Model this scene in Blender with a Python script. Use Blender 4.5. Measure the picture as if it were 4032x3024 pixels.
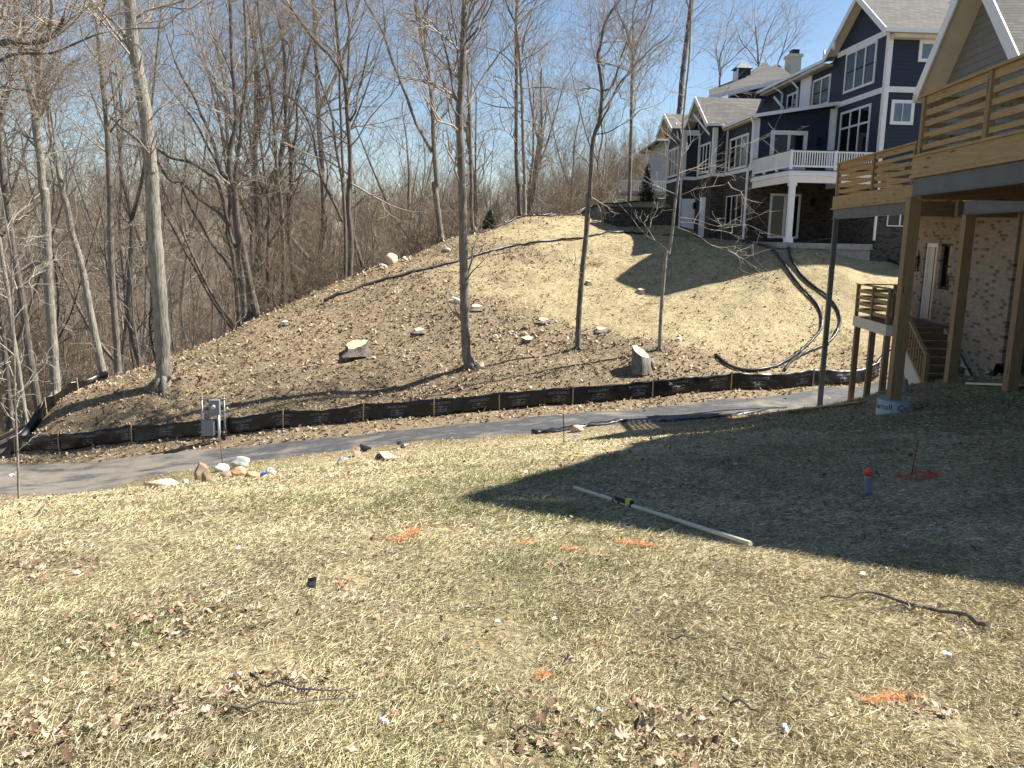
import bpy, math, random
import numpy as np
from mathutils import Matrix, Vector
random.seed(7)
R = math.radians
for o in list(bpy.data.objects): bpy.data.objects.remove(o)
sc = bpy.context.scene
col = sc.collection
# ------------------------------------------------------------------ camera, sky, sun, exposure
PIT, ROLL, FPX = R(10.2), .02, 3263.0
cd = bpy.data.cameras.new('camera'); cam = bpy.data.objects.new('camera', cd); col.objects.link(cam)
cd.sensor_width = 36.0; cd.lens = 36.0 * FPX / 4032.0; cd.clip_start = .05; cd.clip_end = 2000
Fv = Vector((0, math.cos(PIT), -math.sin(PIT))); U0 = Vector((0, math.sin(PIT), math.cos(PIT))); R0 = Vector((1, 0, 0))
cr = (R0 + ROLL * U0).normalized(); cu = (U0 - ROLL * R0).normalized()
cam.matrix_world = Matrix(((cr.x, cu.x, -Fv.x, 0), (cr.y, cu.y, -Fv.y, 0), (cr.z, cu.z, -Fv.z, 0), (0, 0, 0, 1)))
sc.camera = cam
w = bpy.data.worlds.new('World'); sc.world = w; w.use_nodes = True
nt = w.node_tree; bg = nt.nodes['Background']
sky = nt.nodes.new('ShaderNodeTexSky'); sky.sky_type = 'NISHITA'; sky.sun_disc = False
SUN = Vector((.978, .208, 1.18)).normalized()
sky.sun_elevation = math.asin(SUN.z); sky.sun_rotation = math.atan2(SUN.x, SUN.y)
sky.altitude = 250; sky.air_density = 1.0; sky.dust_density = .15; sky.ozone_density = 2.4
nt.links.new(sky.outputs[0], bg.inputs[0]); bg.inputs[1].default_value = .063
sl = bpy.data.lights.new('sun', 'SUN'); sl.energy = 5.0; sl.angle = R(.53); sl.color = (1, .955, .88)
so = bpy.data.objects.new('sun', sl); col.objects.link(so); so.rotation_euler = SUN.to_track_quat('Z', 'Y').to_euler()
sc.view_settings.view_transform = 'Standard'; sc.view_settings.look = 'None'
sc.view_settings.exposure = 1.25; sc.view_settings.gamma = 1
# ------------------------------------------------------------------ pixel helpers (photo 4032x3024) used only to survey the place
def ray(u, v):
    a = (u - 2016) / FPX; b = (1512 - v) / FPX
    a2 = a - ROLL * b; b2 = b + ROLL * a
    return (a2, math.cos(PIT) + b2 * math.sin(PIT), -math.sin(PIT) + b2 * math.cos(PIT))
def at(u, v, Y):
    d = ray(u, v); k = Y / d[1]; return (d[0] * k, Y, d[2] * k)
PS = 4032 / 2212.0
# ------------------------------------------------------------------ noise
_rs = np.random.RandomState(3); _tab = _rs.rand(256, 256)
def vn(x, y):
    x = np.asarray(x, float); y = np.asarray(y, float)
    xi = np.floor(x).astype(int); yi = np.floor(y).astype(int); fx = x - xi; fy = y - yi
    fx = fx * fx * (3 - 2 * fx); fy = fy * fy * (3 - 2 * fy)
    g = lambda i, j: _tab[(i) & 255, (j) & 255]
    return (g(xi, yi) * (1 - fx) + g(xi + 1, yi) * fx) * (1 - fy) + (g(xi, yi + 1) * (1 - fx) + g(xi + 1, yi + 1) * fx) * fy
def fbm(x, y, o=4):
    s = 0; a = .5; t = 0
    for i in range(o):
        s = s + a * vn(x * 2 ** i + 17 * i, y * 2 ** i + 31 * i); t += a; a *= .5
    return s / t
# ------------------------------------------------------------------ terrain control points
CP = []
def c3(x, y, z): CP.append((x, y, z))
def cp(u, v, Y): CP.append(at(u, v, Y))
for x, z in ((-9, -2.0), (-4, -1.6), (0, -1.40), (4, -1.25), (9, -.9)): c3(x, 0, z)
for x, z in ((-9, -1.6), (0, -1.1), (9, -.7)): c3(x, -6, z)
for x, y, z in ((0, 2.35, -1.65), (-2.2, 3.2, -1.84), (2.6, 3.4, -1.72), (0, 7.3, -2.31), (-3.5, 7.5, -2.62), (3.3, 7.4, -2.32), (6.5, 7.5, -2.05),
    (0, 12, -3.28), (-5, 12, -3.85), (-9, 12, -4.4), (0, 17, -4.42), (-6.5, 17, -5.3), (-12, 17, -6.0), (4.5, 11, -2.72), (3.5, 17, -4.1),
    (7, 15, -3.12), (5.2, 14.2, -3.2), (9.4, 17.9, -3.0), (11.4, 19.3, -3.02), (11.5, 21.5, -3.5), (9.9, 20.4, -3.5), (9.8, 21.9, -4.1), (9.85, 23.6, -4.55),
    (9.72, 26.1, -5.42), (7, 20, -4.3), (9, 12, -2.4), (11.5, 15, -2.35), (12, 9, -1.9), (14, 18, -2.7), (13, 24, -4.2), (13, 28, -5.0), (14, 2, -1.3)): c3(x, y, z)
FAR = [(-300, 1832, 25.3), (0, 1820, 25.5), (640, 1782, 25.7), (1000, 1757, 25.2), (1352, 1720, 25.1), (1900, 1662, 25.2), (2252, 1625, 25.5), (2800, 1577, 26.4), (3052, 1557, 27.2), (3450, 1507, 29.0)]
NEAR = [(-300, 1970), (0, 1950), (253, 1944), (452, 1922), (588, 1872), (814, 1843), (900, 1824), (1352, 1775), (1668, 1736), (1800, 1729), (2107, 1706), (2478, 1670), (2800, 1645), (3206, 1609), (3454, 1571)]
farp = [at(*q) for q in FAR]
fx_ = np.array([q[0] for q in farp]); fy_ = np.array([q[1] for q in farp]); fz_ = np.array([q[2] for q in farp])
nearp = []
for u, v in NEAR:                      # the path is level across
    d = ray(u, v); Y = 23.5
    for k in range(6):
        z = np.interp(d[0] / d[1] * Y, fx_, fz_); Y = z / (d[2] / d[1])
    nearp.append((d[0] / d[1] * Y, Y, z))
nx_ = np.array([q[0] for q in nearp]); ny_ = np.array([q[1] for q in nearp])
for q in farp: c3(*q)
for q in nearp: c3(*q)
FEN = [(45, 1793, 27.8), (233, 1775, 27.3), (522, 1741, 26.8), (802, 1716, 26.5), (1119, 1683, 26.2), (1429, 1655, 26.2), (1709, 1635, 26.3), (1964, 1612, 26.4), (2257, 1593, 26.5), (2565, 1568, 26.8), (2868, 1537, 27.3), (3183, 1519, 28.0), (3459, 1480, 29.3)]
fenp = [at(*q) for q in FEN]
for q in fenp: c3(*q)
FEN2 = [(45, 1793, 27.8), (176, 1646, 29.2), (273, 1563, 31.0), (362, 1527, 32.6), (430, 1492, 33.2)]
for q in FEN2[1:]: cp(*q)
# the mound
RID = [(560, 1466, 31.8), (700, 1395, 33.0), (1000, 1262, 35.5), (1280, 1132, 38.5), (1500, 1045, 41), (1750, 950, 45), (2050, 858, 50), (2330, 815, 55), (2600, 785, 60)]
for q in RID:
    cp(*q); x, y, z = at(*q); L = math.hypot(x, y)
    for dd, dz in ((5, -2.2), (12, -6)): c3(x + x / L * dd - dd * .25, y + dd, z + dz)
for q in ((645, 1503, 29.9), (1000, 1500, 29.9), (1000, 1370, 32.8), (1400, 1480, 30.3), (1400, 1270, 34.5), (1850, 1445, 29.9), (1850, 1250, 34), (1800, 1060, 39.5), (2274, 1368, 31.0), (2597, 1376, 29.4),
    (2200, 1000, 42), (2400, 900, 48), (2800, 1300, 31.8), (2800, 1150, 35.0), (3100, 1350, 31.5), (3100, 1150, 34.8), (3400, 1250, 34), (3400, 1050, 37.2), (3096, 1000, 37.2), (3300, 1003, 37.6), (2750, 940, 44.5), (2640, 935, 47), (2500, 860, 52)): cp(*q)
for q in ((4.57, 38.46, -1.96), (6.48, 35.78, -2.4), (-4.27, 29.3, -5.62), (-1.3, 30.2, -4.79), (-16.2, 29.1, -6.5), (2.0, 28.6, -4.54), (.7, 28.3, -4.86), (-.73, 28.0, -5.14)): c3(*q)
def bl(x, y, z):                        # local frame of the blue house
    t = R(-3.4); ex = (math.cos(t), -math.sin(t)); ey = (math.sin(t), math.cos(t)); return (12.27 + x * ex[0] + y * ey[0], 38 + x * ex[1] + y * ey[1], z)
for q in ((-3, 14, 1.7), (-6, 16, 1.7), (-3, 20, 2.2), (0, 12, .05), (-3, 11.5, .0), (-.5, 6, -.1), (2, -1.2, -.7), (8, -1.5, -1.0), (12, 6, .0), (10, 20, 2.0), (4, 30, 3.3)): c3(*bl(*q))
c3(20, 32, -2.6); c3(26, 30, -2.5); c3(30, 45, .5); c3(30, 15, -2)
for x, y, z in ((-18, 28, -7.9), (-20, 24, -8.1), (-22, 34, -9.5), (-17, 37, -9.0), (-30, 28, -11), (-28, 45, -11.6), (-20, 50, -11.8), (-45, 40, -12), (-10, 62, -11.5), (-35, 65, -12), (-60, 60, -12), (-60, 20, -11),
    (-10, 85, -11), (10, 85, -6), (-40, 90, -11), (-70, 90, -11), (-40, 110, -10), (0, 110, -8), (25, 80, 3), (30, 110, 2), (60, 80, 2), (60, 40, 1), (-30, 8, -9), (-30, -5, -6), (-16, 8, -4.6), (-22, 17, -7.8), (70, 110, 2), (-70, 110, -9), (40, 0, -1), (-60, -15, -8), (60, -15, 0), (0, -15, -1)): c3(x, y, z)
CPa = np.array(CP)
def _phi(r2): return np.sqrt(r2 + 1.2)
n_ = len(CPa); A_ = np.zeros((n_ + 3, n_ + 3)); D2 = (CPa[:, None, 0] - CPa[None, :, 0]) ** 2 + (CPa[:, None, 1] - CPa[None, :, 1]) ** 2
A_[:n_, :n_] = _phi(D2) - np.eye(n_) * .05; A_[:n_, n_] = 1; A_[:n_, n_ + 1:] = CPa[:, :2]; A_[n_, :n_] = 1; A_[n_ + 1:, :n_] = CPa[:, :2].T
W_ = np.linalg.solve(A_, np.concatenate([CPa[:, 2], np.zeros(3)]))
def path_mask(x, y):
    f = np.interp(x, fx_, fy_); n = np.interp(x, nx_, ny_)
    return (y < f) & (y > n), f, n
def TH(x, y):
    x = np.atleast_1d(np.asarray(x, float)); y = np.atleast_1d(np.asarray(y, float))
    xc = np.clip(x, -75, 75); yc = np.clip(y, -15, 112)
    out = np.empty(x.size); X = xc.ravel(); Y = yc.ravel()
    for i in range(0, X.size, 20000):
        s = slice(i, i + 20000); d2 = (X[s, None] - CPa[None, :, 0]) ** 2 + (Y[s, None] - CPa[None, :, 1]) ** 2
        out[s] = _phi(d2) @ W_[:n_] + W_[n_] + W_[n_ + 1] * X[s] + W_[n_ + 2] * Y[s]
    out = out.reshape(x.shape)
    m, f, n = path_mask(x, y); dist = np.maximum(np.maximum(y - f, n - y), 0)
    k = np.clip(dist / .8, 0, 1) * np.clip((y + 3) / 4, 0, 1)
    amp = .05 + .10 * np.clip((y - 26) / 6, 0, 1)
    out = out + k * amp * (fbm(x * .9 + 5, y * .9, 4) - .5) * 1.6
    far = np.clip((y - 60) / 60, 0, 1)
    return out + far * 3 * (fbm(x * .03, y * .03, 2) - .5)
def T(x, y): return float(TH(x, y)[0])
def G(u, v, y0=1.5, y1=140):
    d = ray(u, v); Y = np.arange(y0, y1, .05) if y1 < 70 else np.concatenate([np.arange(y0, 60, .1), np.arange(60, y1, .5)])
    X = d[0] / d[1] * Y; Z = d[2] / d[1] * Y; h = TH(X, Y) - Z
    i = int(np.argmax(h > 0))
    if h[i] <= 0: return None
    if i > 0:
        t = h[i - 1] / (h[i - 1] - h[i]); Yh = Y[i - 1] + t * (Y[i] - Y[i - 1])
    else: Yh = Y[0]
    return (d[0] / d[1] * Yh, Yh, d[2] / d[1] * Yh)
def GP(u, v, **k):
    for dv in range(0, 60, 3):          # step down to the crest when the ray passes just above it
        g = G(u * PS, (v + dv) * PS, **k)
        if g and g[1] < 72: return g
    return g
# ------------------------------------------------------------------ materials
def mat(name, base=(.5, .5, .5), rough=.8, metal=0, spec=.5):
    m = bpy.data.materials.new(name); m.use_nodes = True; b = m.node_tree.nodes['Principled BSDF']
    b.inputs['Base Color'].default_value = (*base, 1); b.inputs['Roughness'].default_value = rough; b.inputs['Metallic'].default_value = metal
    b.inputs['Specular IOR Level'].default_value = spec
    return m
class NB:
    def __init__(s, m): s.m = m; s.t = m.node_tree; s.b = s.t.nodes['Principled BSDF']
    def n(s, k, **kw):
        x = s.t.nodes.new(k)
        for a, v in kw.items(): setattr(x, a, v)
        return x
    def l(s, a, b): s.t.links.new(a, b)
    def noise(s, vec, scale, detail=4, rough=.55):
        x = s.n('ShaderNodeTexNoise'); x.inputs['Scale'].default_value = scale; x.inputs['Detail'].default_value = detail; x.inputs['Roughness'].default_value = rough
        if vec is not None: s.l(vec, x.inputs['Vector'])
        return x.outputs['Fac']
    def ramp(s, fac, stops):
        x = s.n('ShaderNodeValToRGB'); e = x.color_ramp.elements
        while len(e) < len(stops): e.new(.5)
        for i, (p, c) in enumerate(stops): e[i].position = p; e[i].color = (*c, 1)
        s.l(fac, x.inputs[0]); return x.outputs[0]
    def mix(s, fac, a, b, mode='MIX'):
        x = s.n('ShaderNodeMix', data_type='RGBA', blend_type=mode)
        for sock, val in ((x.inputs[0], fac), (x.inputs[6], a), (x.inputs[7], b)):
            if hasattr(val, 'is_linked'): s.l(val, sock)
            elif isinstance(val, tuple): sock.default_value = (*val, 1)
            else: sock.default_value = val
        return x.outputs[2]
    def math(s, op, a, b=0, c=0):
        x = s.n('ShaderNodeMath', operation=op)
        for i, val in enumerate((a, b, c)):
            if hasattr(val, 'is_linked'): s.l(val, x.inputs[i])
            else: x.inputs[i].default_value = val
        return x.outputs[0]
    def bump(s, h, st=.5, dist=.02):
        x = s.n('ShaderNodeBump'); x.inputs['Strength'].default_value = st; x.inputs['Distance'].default_value = dist
        s.l(h, x.inputs['Height']); s.l(x.outputs[0], s.b.inputs['Normal'])
    def obj(s): return s.n('ShaderNodeTexCoord').outputs['Object']
    def color(s, c): s.l(c, s.b.inputs['Base Color'])
def two(name, c1, c2, scale, rough=.8, bump=0, stretch=None, metal=0, detail=5, lo=.35, hi=.65):
    m = mat(name, c1, rough, metal); k = NB(m); v = k.obj()
    if stretch:
        mp = k.n('ShaderNodeMapping'); mp.inputs['Scale'].default_value = stretch; k.l(v, mp.inputs[0]); v = mp.outputs[0]
    f = k.noise(v, scale, detail); k.color(k.ramp(f, [(lo, c1), (hi, c2)]))
    if bump: k.bump(f, 1, bump)
    return m
def colmat(name, rough=.85, trans=0):
    m = mat(name, (.5, .5, .5), rough, spec=.25); k = NB(m); a = k.n('ShaderNodeAttribute'); a.attribute_name = 'Col'; k.color(a.outputs['Color'])
    return m
M = {}
M['white'] = two('white_trim', (.72, .73, .75), (.80, .80, .81), 3, .5)
M['whitevinyl'] = two('white_vinyl', (.78, .78, .80), (.84, .84, .85), 2, .4)
M['cream'] = two('cream_soffit', (.55, .50, .41), (.62, .57, .47), 2, .6)
M['glass'] = mat('window_glass', (.008, .009, .011), .05, spec=.35)
M['glassblue'] = mat('reflecting_glass', (.02, .03, .045), .04, spec=1.0); M['glassblue'].node_tree.nodes['Principled BSDF'].inputs['Coat Weight'].default_value = .6
M['bluetape'] = two('window_film', (.10, .16, .23), (.14, .21, .30), 2, .4)
def siding(name, c1, c2, pitch=.17, shingle=False):
    m = mat(name, c1, .65); k = NB(m); o = k.obj(); sep = k.n('ShaderNodeSeparateXYZ'); k.l(o, sep.inputs[0])
    z = k.math('DIVIDE', sep.outputs[2], pitch); fr = k.math('FRACT', z); fl = k.math('FLOOR', z)
    h = k.math('SUBTRACT', 1, fr)
    nz = k.noise(o, 1.3, 5); base = k.ramp(nz, [(.3, c1), (.7, c2)])
    groove = k.math('LESS_THAN', fr, .07)
    base = k.mix(groove, base, tuple(x * .45 for x in c1))
    if shingle:
        u = k.math('ADD', sep.outputs[0], sep.outputs[1]); cb = k.n('ShaderNodeCombineXYZ')
        k.l(k.math('FLOOR', k.math('MULTIPLY', k.math('ADD', u, k.math('MULTIPLY', fl, .37)), 6)), cb.inputs[0]); k.l(fl, cb.inputs[1])
        wn = k.n('ShaderNodeTexWhiteNoise'); k.l(cb.outputs[0], wn.inputs[0])
        base = k.mix(k.math('MULTIPLY', wn.outputs[0], .35), base, tuple(x * .75 for x in c1))
    k.color(base); k.bump(h, .9, .02)
    return m
M['navy'] = siding('navy_lap_siding', (.011, .020, .042), (.015, .027, .053))
M['greysiding'] = siding('grey_shingle_siding', (.155, .155, .145), (.185, .183, .17), .185, True)
M['palesiding'] = siding('pale_lap_siding', (.33, .32, .29), (.38, .37, .33), .16)
def battens(name):
    m = mat(name, (.016, .029, .060), .65); k = NB(m); o = k.obj(); sep = k.n('ShaderNodeSeparateXYZ'); k.l(o, sep.inputs[0])
    fr = k.math('FRACT', k.math('DIVIDE', k.math('ADD', sep.outputs[0], sep.outputs[1]), .3)); b = k.math('LESS_THAN', fr, .16)
    k.color(k.mix(b, (.010, .018, .038), (.018, .031, .060))); k.bump(b, 1, .03); return m
M['batten'] = battens('navy_board_and_batten')
def brick(name, c1, c2, mortar, dark, pd, course=.0813, blen=.20):
    m = mat(name, c1, .9); k = NB(m); o = k.obj(); sep = k.n('ShaderNodeSeparateXYZ'); k.l(o, sep.inputs[0])
    cb = k.n('ShaderNodeCombineXYZ'); k.l(k.math('ADD', sep.outputs[0], sep.outputs[1]), cb.inputs[0]); k.l(sep.outputs[2], cb.inputs[1])
    bt = k.n('ShaderNodeTexBrick'); k.l(cb.outputs[0], bt.inputs[0])
    bt.inputs['Scale'].default_value = 1; bt.inputs['Brick Width'].default_value = blen; bt.inputs['Row Height'].default_value = course; bt.inputs['Mortar Size'].default_value = .008; bt.inputs['Mortar Smooth'].default_value = .3
    bt.inputs['Color1'].default_value = (0, 0, 0, 1); bt.inputs['Color2'].default_value = (1, 1, 1, 1); bt.inputs['Mortar'].default_value = (.5, .5, .5, 1)
    bt.offset = .5
    n1 = k.noise(cb.outputs[0], 14, 4); 
    cc = k.ramp(bt.outputs['Color'], [(0, dark), (pd, dark), (pd + .04, c1), (1, c2)])
    cc = k.mix(k.math('MULTIPLY', n1, .5), cc, tuple(x * .62 for x in c1))
    cc = k.mix(bt.outputs['Fac'], cc, mortar)
    k.color(cc); k.bump(k.math('SUBTRACT', n1, k.math('MULTIPLY', bt.outputs['Fac'], 1.5)), .8, .008); return m
M['darkbrick'] = brick('charcoal_brick', (.075, .064, .054), (.11, .095, .078), (.05, .045, .04), (.03, .026, .024), .22)
M['tanbrick'] = brick('tumbled_tan_brick', (.29, .225, .165), (.39, .32, .245), (.27, .24, .195), (.13, .085, .065), .15)
def shingles(name, c1, c2):
    m = mat(name, c1, .9); k = NB(m); o = k.obj()
    sep = k.n('ShaderNodeSeparateXYZ'); k.l(o, sep.inputs[0]); cb = k.n('ShaderNodeCombineXYZ')
    k.l(k.math('ADD', sep.outputs[0], sep.outputs[1]), cb.inputs[0]); k.l(sep.outputs[2], cb.inputs[1])
    bt = k.n('ShaderNodeTexBrick'); k.l(cb.outputs[0], bt.inputs[0]); bt.inputs['Scale'].default_value = 1; bt.inputs['Brick Width'].default_value = .3; bt.inputs['Row Height'].default_value = .075; bt.inputs['Mortar Size'].default_value = .006
    bt.inputs['Color1'].default_value = (*c1, 1); bt.inputs['Color2'].default_value = (*c2, 1); bt.inputs['Mortar'].default_value = (*[x * .4 for x in c1], 1)
    k.color(k.mix(k.math('MULTIPLY', k.noise(o, 40, 3), .4), bt.outputs['Color'], tuple(x * .6 for x in c1))); k.bump(bt.outputs['Fac'], -.6, .01); return m
M['roof'] = shingles('weathered_shingles', (.095, .088, .078), (.165, .152, .13))
def woodmat(name, c1, c2, axis=(1, 1, 12)):
    m = mat(name, c1, .75); k = NB(m); mp = k.n('ShaderNodeMapping'); mp.inputs['Scale'].default_value = axis; k.l(k.obj(), mp.inputs[0])
    f = k.noise(mp.outputs[0], 3, 6, .6); c = k.ramp(f, [(.3, c1), (.7, c2)])
    vo = k.n('ShaderNodeTexVoronoi'); vo.inputs['Scale'].default_value = 1.1; k.l(mp.outputs[0], vo.inputs['Vector'])
    c = k.mix(k.math('LESS_THAN', vo.outputs['Distance'], .15), c, tuple(x * .35 for x in c1))
    k.color(c); k.bump(f, .4, .01); return m
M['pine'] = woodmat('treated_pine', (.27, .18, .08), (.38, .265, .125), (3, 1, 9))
M['pinepost'] = woodmat('treated_pine_post', (.20, .13, .062), (.28, .19, .095), (8, 8, 1))
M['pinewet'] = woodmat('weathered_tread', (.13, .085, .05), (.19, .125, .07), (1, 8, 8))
M['stake'] = woodmat('stake_wood', (.38, .27, .15), (.5, .36, .2), (9, 9, 1))
M['steel'] = two('grey_primer_steel', (.075, .085, .095), (.10, .112, .125), 2, .5, metal=.2)
M['galv'] = two('galvanised_conduit', (.17, .18, .18), (.27, .28, .28), 6, .45, metal=.6)
M['greybox'] = two('grey_enamel', (.20, .22, .25), (.24, .26, .29), 3, .45)
M['silver'] = two('bare_aluminium', (.5, .5, .5), (.62, .62, .62), 3, .35, metal=.5)
M['concrete'] = two('concrete', (.25, .25, .23), (.36, .355, .33), 4, .9, .01)
M['tubewrap'] = two('cardboard_form_tube', (.34, .36, .35), (.46, .47, .45), 3, .7)
M['blackplastic'] = two('black_plastic', (.010, .010, .011), (.022, .022, .023), 5, .38)
M['fabric'] = two('black_geotextile', (.003, .003, .0035), (.009, .009, .010), 2, .36)
M['print'] = mat('grey_print', (.20, .205, .21), .6)
M['greenblack'] = mat('dark_print', (.03, .05, .045), .6)
M['dark'] = mat('dark_interior', (.008, .008, .009), .9)
M['darkmetal'] = mat('dark_metal', (.02, .02, .02), .4, .6)
def bark(name, c1, c2, sc_=1.0):
    m = mat(name, c1, .9); k = NB(m); mp = k.n('ShaderNodeMapping'); mp.inputs['Scale'].default_value = (9 * sc_, 9 * sc_, 1.1 * sc_); k.l(k.obj(), mp.inputs[0])
    f = k.noise(mp.outputs[0], 2.4, 6, .65); g = k.noise(k.obj(), .9, 3)
    c = k.ramp(f, [(.36, tuple(x * .32 for x in c1)), (.48, c1), (.70, c2)])
    k.color(k.mix(k.math('MULTIPLY', g, .5), c, tuple(x * .7 for x in c2))); k.bump(f, 1, .05); return m
M['bark_grey'] = bark('grey_bark', (.17, .15, .125), (.30, .27, .23))
M['bark_pale'] = bark('pale_bark', (.26, .235, .19), (.42, .39, .33))
M['bark_dark'] = bark('dark_bark', (.12, .10, .085), (.22, .19, .16))
M['twig'] = mat('twig_bark', (.30, .25, .195), .85, spec=.2)
M['twig_dark'] = mat('dark_twig_bark', (.18, .145, .12), .85, spec=.2)
M['twig_pale'] = mat('pale_twig_bark', (.42, .38, .32), .8, spec=.2)
M['brush'] = mat('brush_twig', (.225, .18, .13), .9, spec=.1)
M['red'] = mat('red_cap', (.75, .05, .025), .4)
M['can'] = two('grey_can_print', (.17, .175, .20), (.27, .275, .30), 12, .35, metal=.3)
M['pvc'] = two('white_pvc', (.50, .45, .33), (.60, .55, .42), 4, .5)
M['yellow'] = mat('yellow_label', (.7, .55, .05), .5)
M['rust'] = mat('rusty_rod', (.20, .06, .035), .8)
M['blueflag'] = mat('blue_plastic', (.03, .08, .45), .5)
M['whitebit'] = mat('white_paper', (.8, .8, .8), .7)
# ------------------------------------------------------------------ object helpers
def tag(o, label=None, cat=None, group=None, kind=None):
    if label: o['label'] = label
    if cat: o['category'] = cat
    if group: o['group'] = group
    if kind: o['kind'] = kind
    return o
def empty(name, loc, rz=0, **k):
    o = bpy.data.objects.new(name, None); col.objects.link(o); o.location = loc; o.rotation_euler = (0, 0, rz); o.empty_display_size = .2
    return tag(o, **k)
def npmesh(name, V, F, C=None, smooth=False):
    me = bpy.data.meshes.new(name); V = np.asarray(V, np.float32); F = np.asarray(F, np.int32); k = F.shape[1]
    me.vertices.add(len(V)); me.vertices.foreach_set('co', V.ravel()); me.loops.add(F.size); me.loops.foreach_set('vertex_index', F.ravel())
    me.polygons.add(len(F)); me.polygons.foreach_set('loop_start', np.arange(0, F.size, k, dtype=np.int32))
    if smooth: me.polygons.foreach_set('use_smooth', np.ones(len(F), bool))
    me.update(calc_edges=True)
    if C is not None:
        a = me.color_attributes.new('Col', 'FLOAT_COLOR', 'POINT'); a.data.foreach_set('color', np.concatenate([C, np.ones((len(C), 1))], 1).astype(np.float32).ravel())
    return me
def link(name, me, m, parent=None, loc=None):
    o = bpy.data.objects.new(name, me); col.objects.link(o)
    if m: me.materials.append(m)
    if parent: o.parent = parent
    if loc is not None: o.location = loc
    return o
class MB:
    def __init__(s): s.v = []; s.f = []; s.sm = []
    def add(s, vs, fs, smooth=False):
        n = len(s.v); s.v += [tuple(q) for q in vs]
        for q in fs: s.f.append(tuple(i + n for i in q)); s.sm.append(smooth)
    def box(s, x0, x1, y0, y1, z0, z1):
        s.add([(x0, y0, z0), (x1, y0, z0), (x1, y1, z0), (x0, y1, z0), (x0, y0, z1), (x1, y0, z1), (x1, y1, z1), (x0, y1, z1)],
              [(0, 3, 2, 1), (4, 5, 6, 7), (0, 1, 5, 4), (1, 2, 6, 5), (2, 3, 7, 6), (3, 0, 4, 7)]); return s
    def beam(s, p, q, w_, h_):          # rectangular bar between two points, h_ is its upright side
        p = Vector(p); q = Vector(q); d = (q - p).normalized(); up = Vector((0, 0, 1)) if abs(d.z) < .95 else Vector((0, 1, 0))
        a = d.cross(up).normalized() * w_ / 2; b = a.cross(d).normalized() * h_ / 2
        vs = [p - a - b, p + a - b, p + a + b, p - a + b, q - a - b, q + a - b, q + a + b, q - a + b]
        s.add(vs, [(0, 1, 2, 3), (7, 6, 5, 4), (0, 4, 5, 1), (1, 5, 6, 2), (2, 6, 7, 3), (3, 7, 4, 0)]); return s
    def tube(s, pts, rad, n=10, cap=True):
        pts = [Vector(p) for p in pts]; rad = rad if hasattr(rad, '__len__') else [rad] * len(pts); vs = []; fs = []; u = None
        for i, p in enumerate(pts):
            d = (pts[min(i + 1, len(pts) - 1)] - pts[max(i - 1, 0)]).normalized()
            if u is None: u = d.orthogonal().normalized()
            u = (u - d * u.dot(d)).normalized(); w2 = d.cross(u)
            for k in range(n):
                t = 2 * math.pi * k / n; vs.append(p + (u * math.cos(t) + w2 * math.sin(t)) * rad[i])
        for i in range(len(pts) - 1):
            for k in range(n): fs.append((i * n + k, i * n + (k + 1) % n, (i + 1) * n + (k + 1) % n, (i + 1) * n + k))
        s.add(vs, fs, True)
        if cap:
            m = len(s.v) - len(vs); s.f.append(tuple(m + k for k in range(n - 1, -1, -1))); s.sm.append(False)
            s.f.append(tuple(m + (len(pts) - 1) * n + k for k in range(n))); s.sm.append(False)
        return s
    def poly(s, pts, thick):             # flat polygon given a thickness vector
        n = len(pts); t = Vector(thick); a = [Vector(p) for p in pts]; b = [p + t for p in a]
        s.add(a + b, [tuple(range(n)), tuple(range(2 * n - 1, n - 1, -1))] + [(i, i + n, (i + 1) % n + n, (i + 1) % n) for i in range(n)]); return s
    def build(s, name, m, parent=None, loc=None):
        me = bpy.data.meshes.new(name); me.from_pydata(s.v, [], s.f); me.polygons.foreach_set('use_smooth', s.sm); me.validate(); me.update()
        import bmesh
        b = bmesh.new(); b.from_mesh(me); bmesh.ops.recalc_face_normals(b, faces=b.faces); b.to_mesh(me); b.free()
        return link(name, me, m, parent, loc)
def _each(s, name, m, parent=None):
    a = list(range(len(s.v))); fs = s.f; comp = []; cur = []; lim = -1
    for f, sm in sorted(zip(fs, s.sm), key=lambda q: min(q[0])):     # pieces were added one after another
        if cur and min(f) > lim: comp.append(cur); cur = []
        cur.append((f, sm)); lim = max(lim, max(f))
    comp.append(cur); out = []
    for c in comp:
        used = sorted({i for f, _ in c for i in f}); mp_ = {v: i for i, v in enumerate(used)}; b = MB(); b.v = [s.v[i] for i in used]; b.f = [tuple(mp_[i] for i in f) for f, _ in c]; b.sm = [q for _, q in c]; out.append(b.build(name, m, parent))
    return out
MB.each = _each
def bevel(o, w_=.01, seg=2):
    md = o.modifiers.new('bevel', 'BEVEL'); md.width = w_; md.segments = seg; md.limit_method = 'ANGLE'; return o
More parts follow.
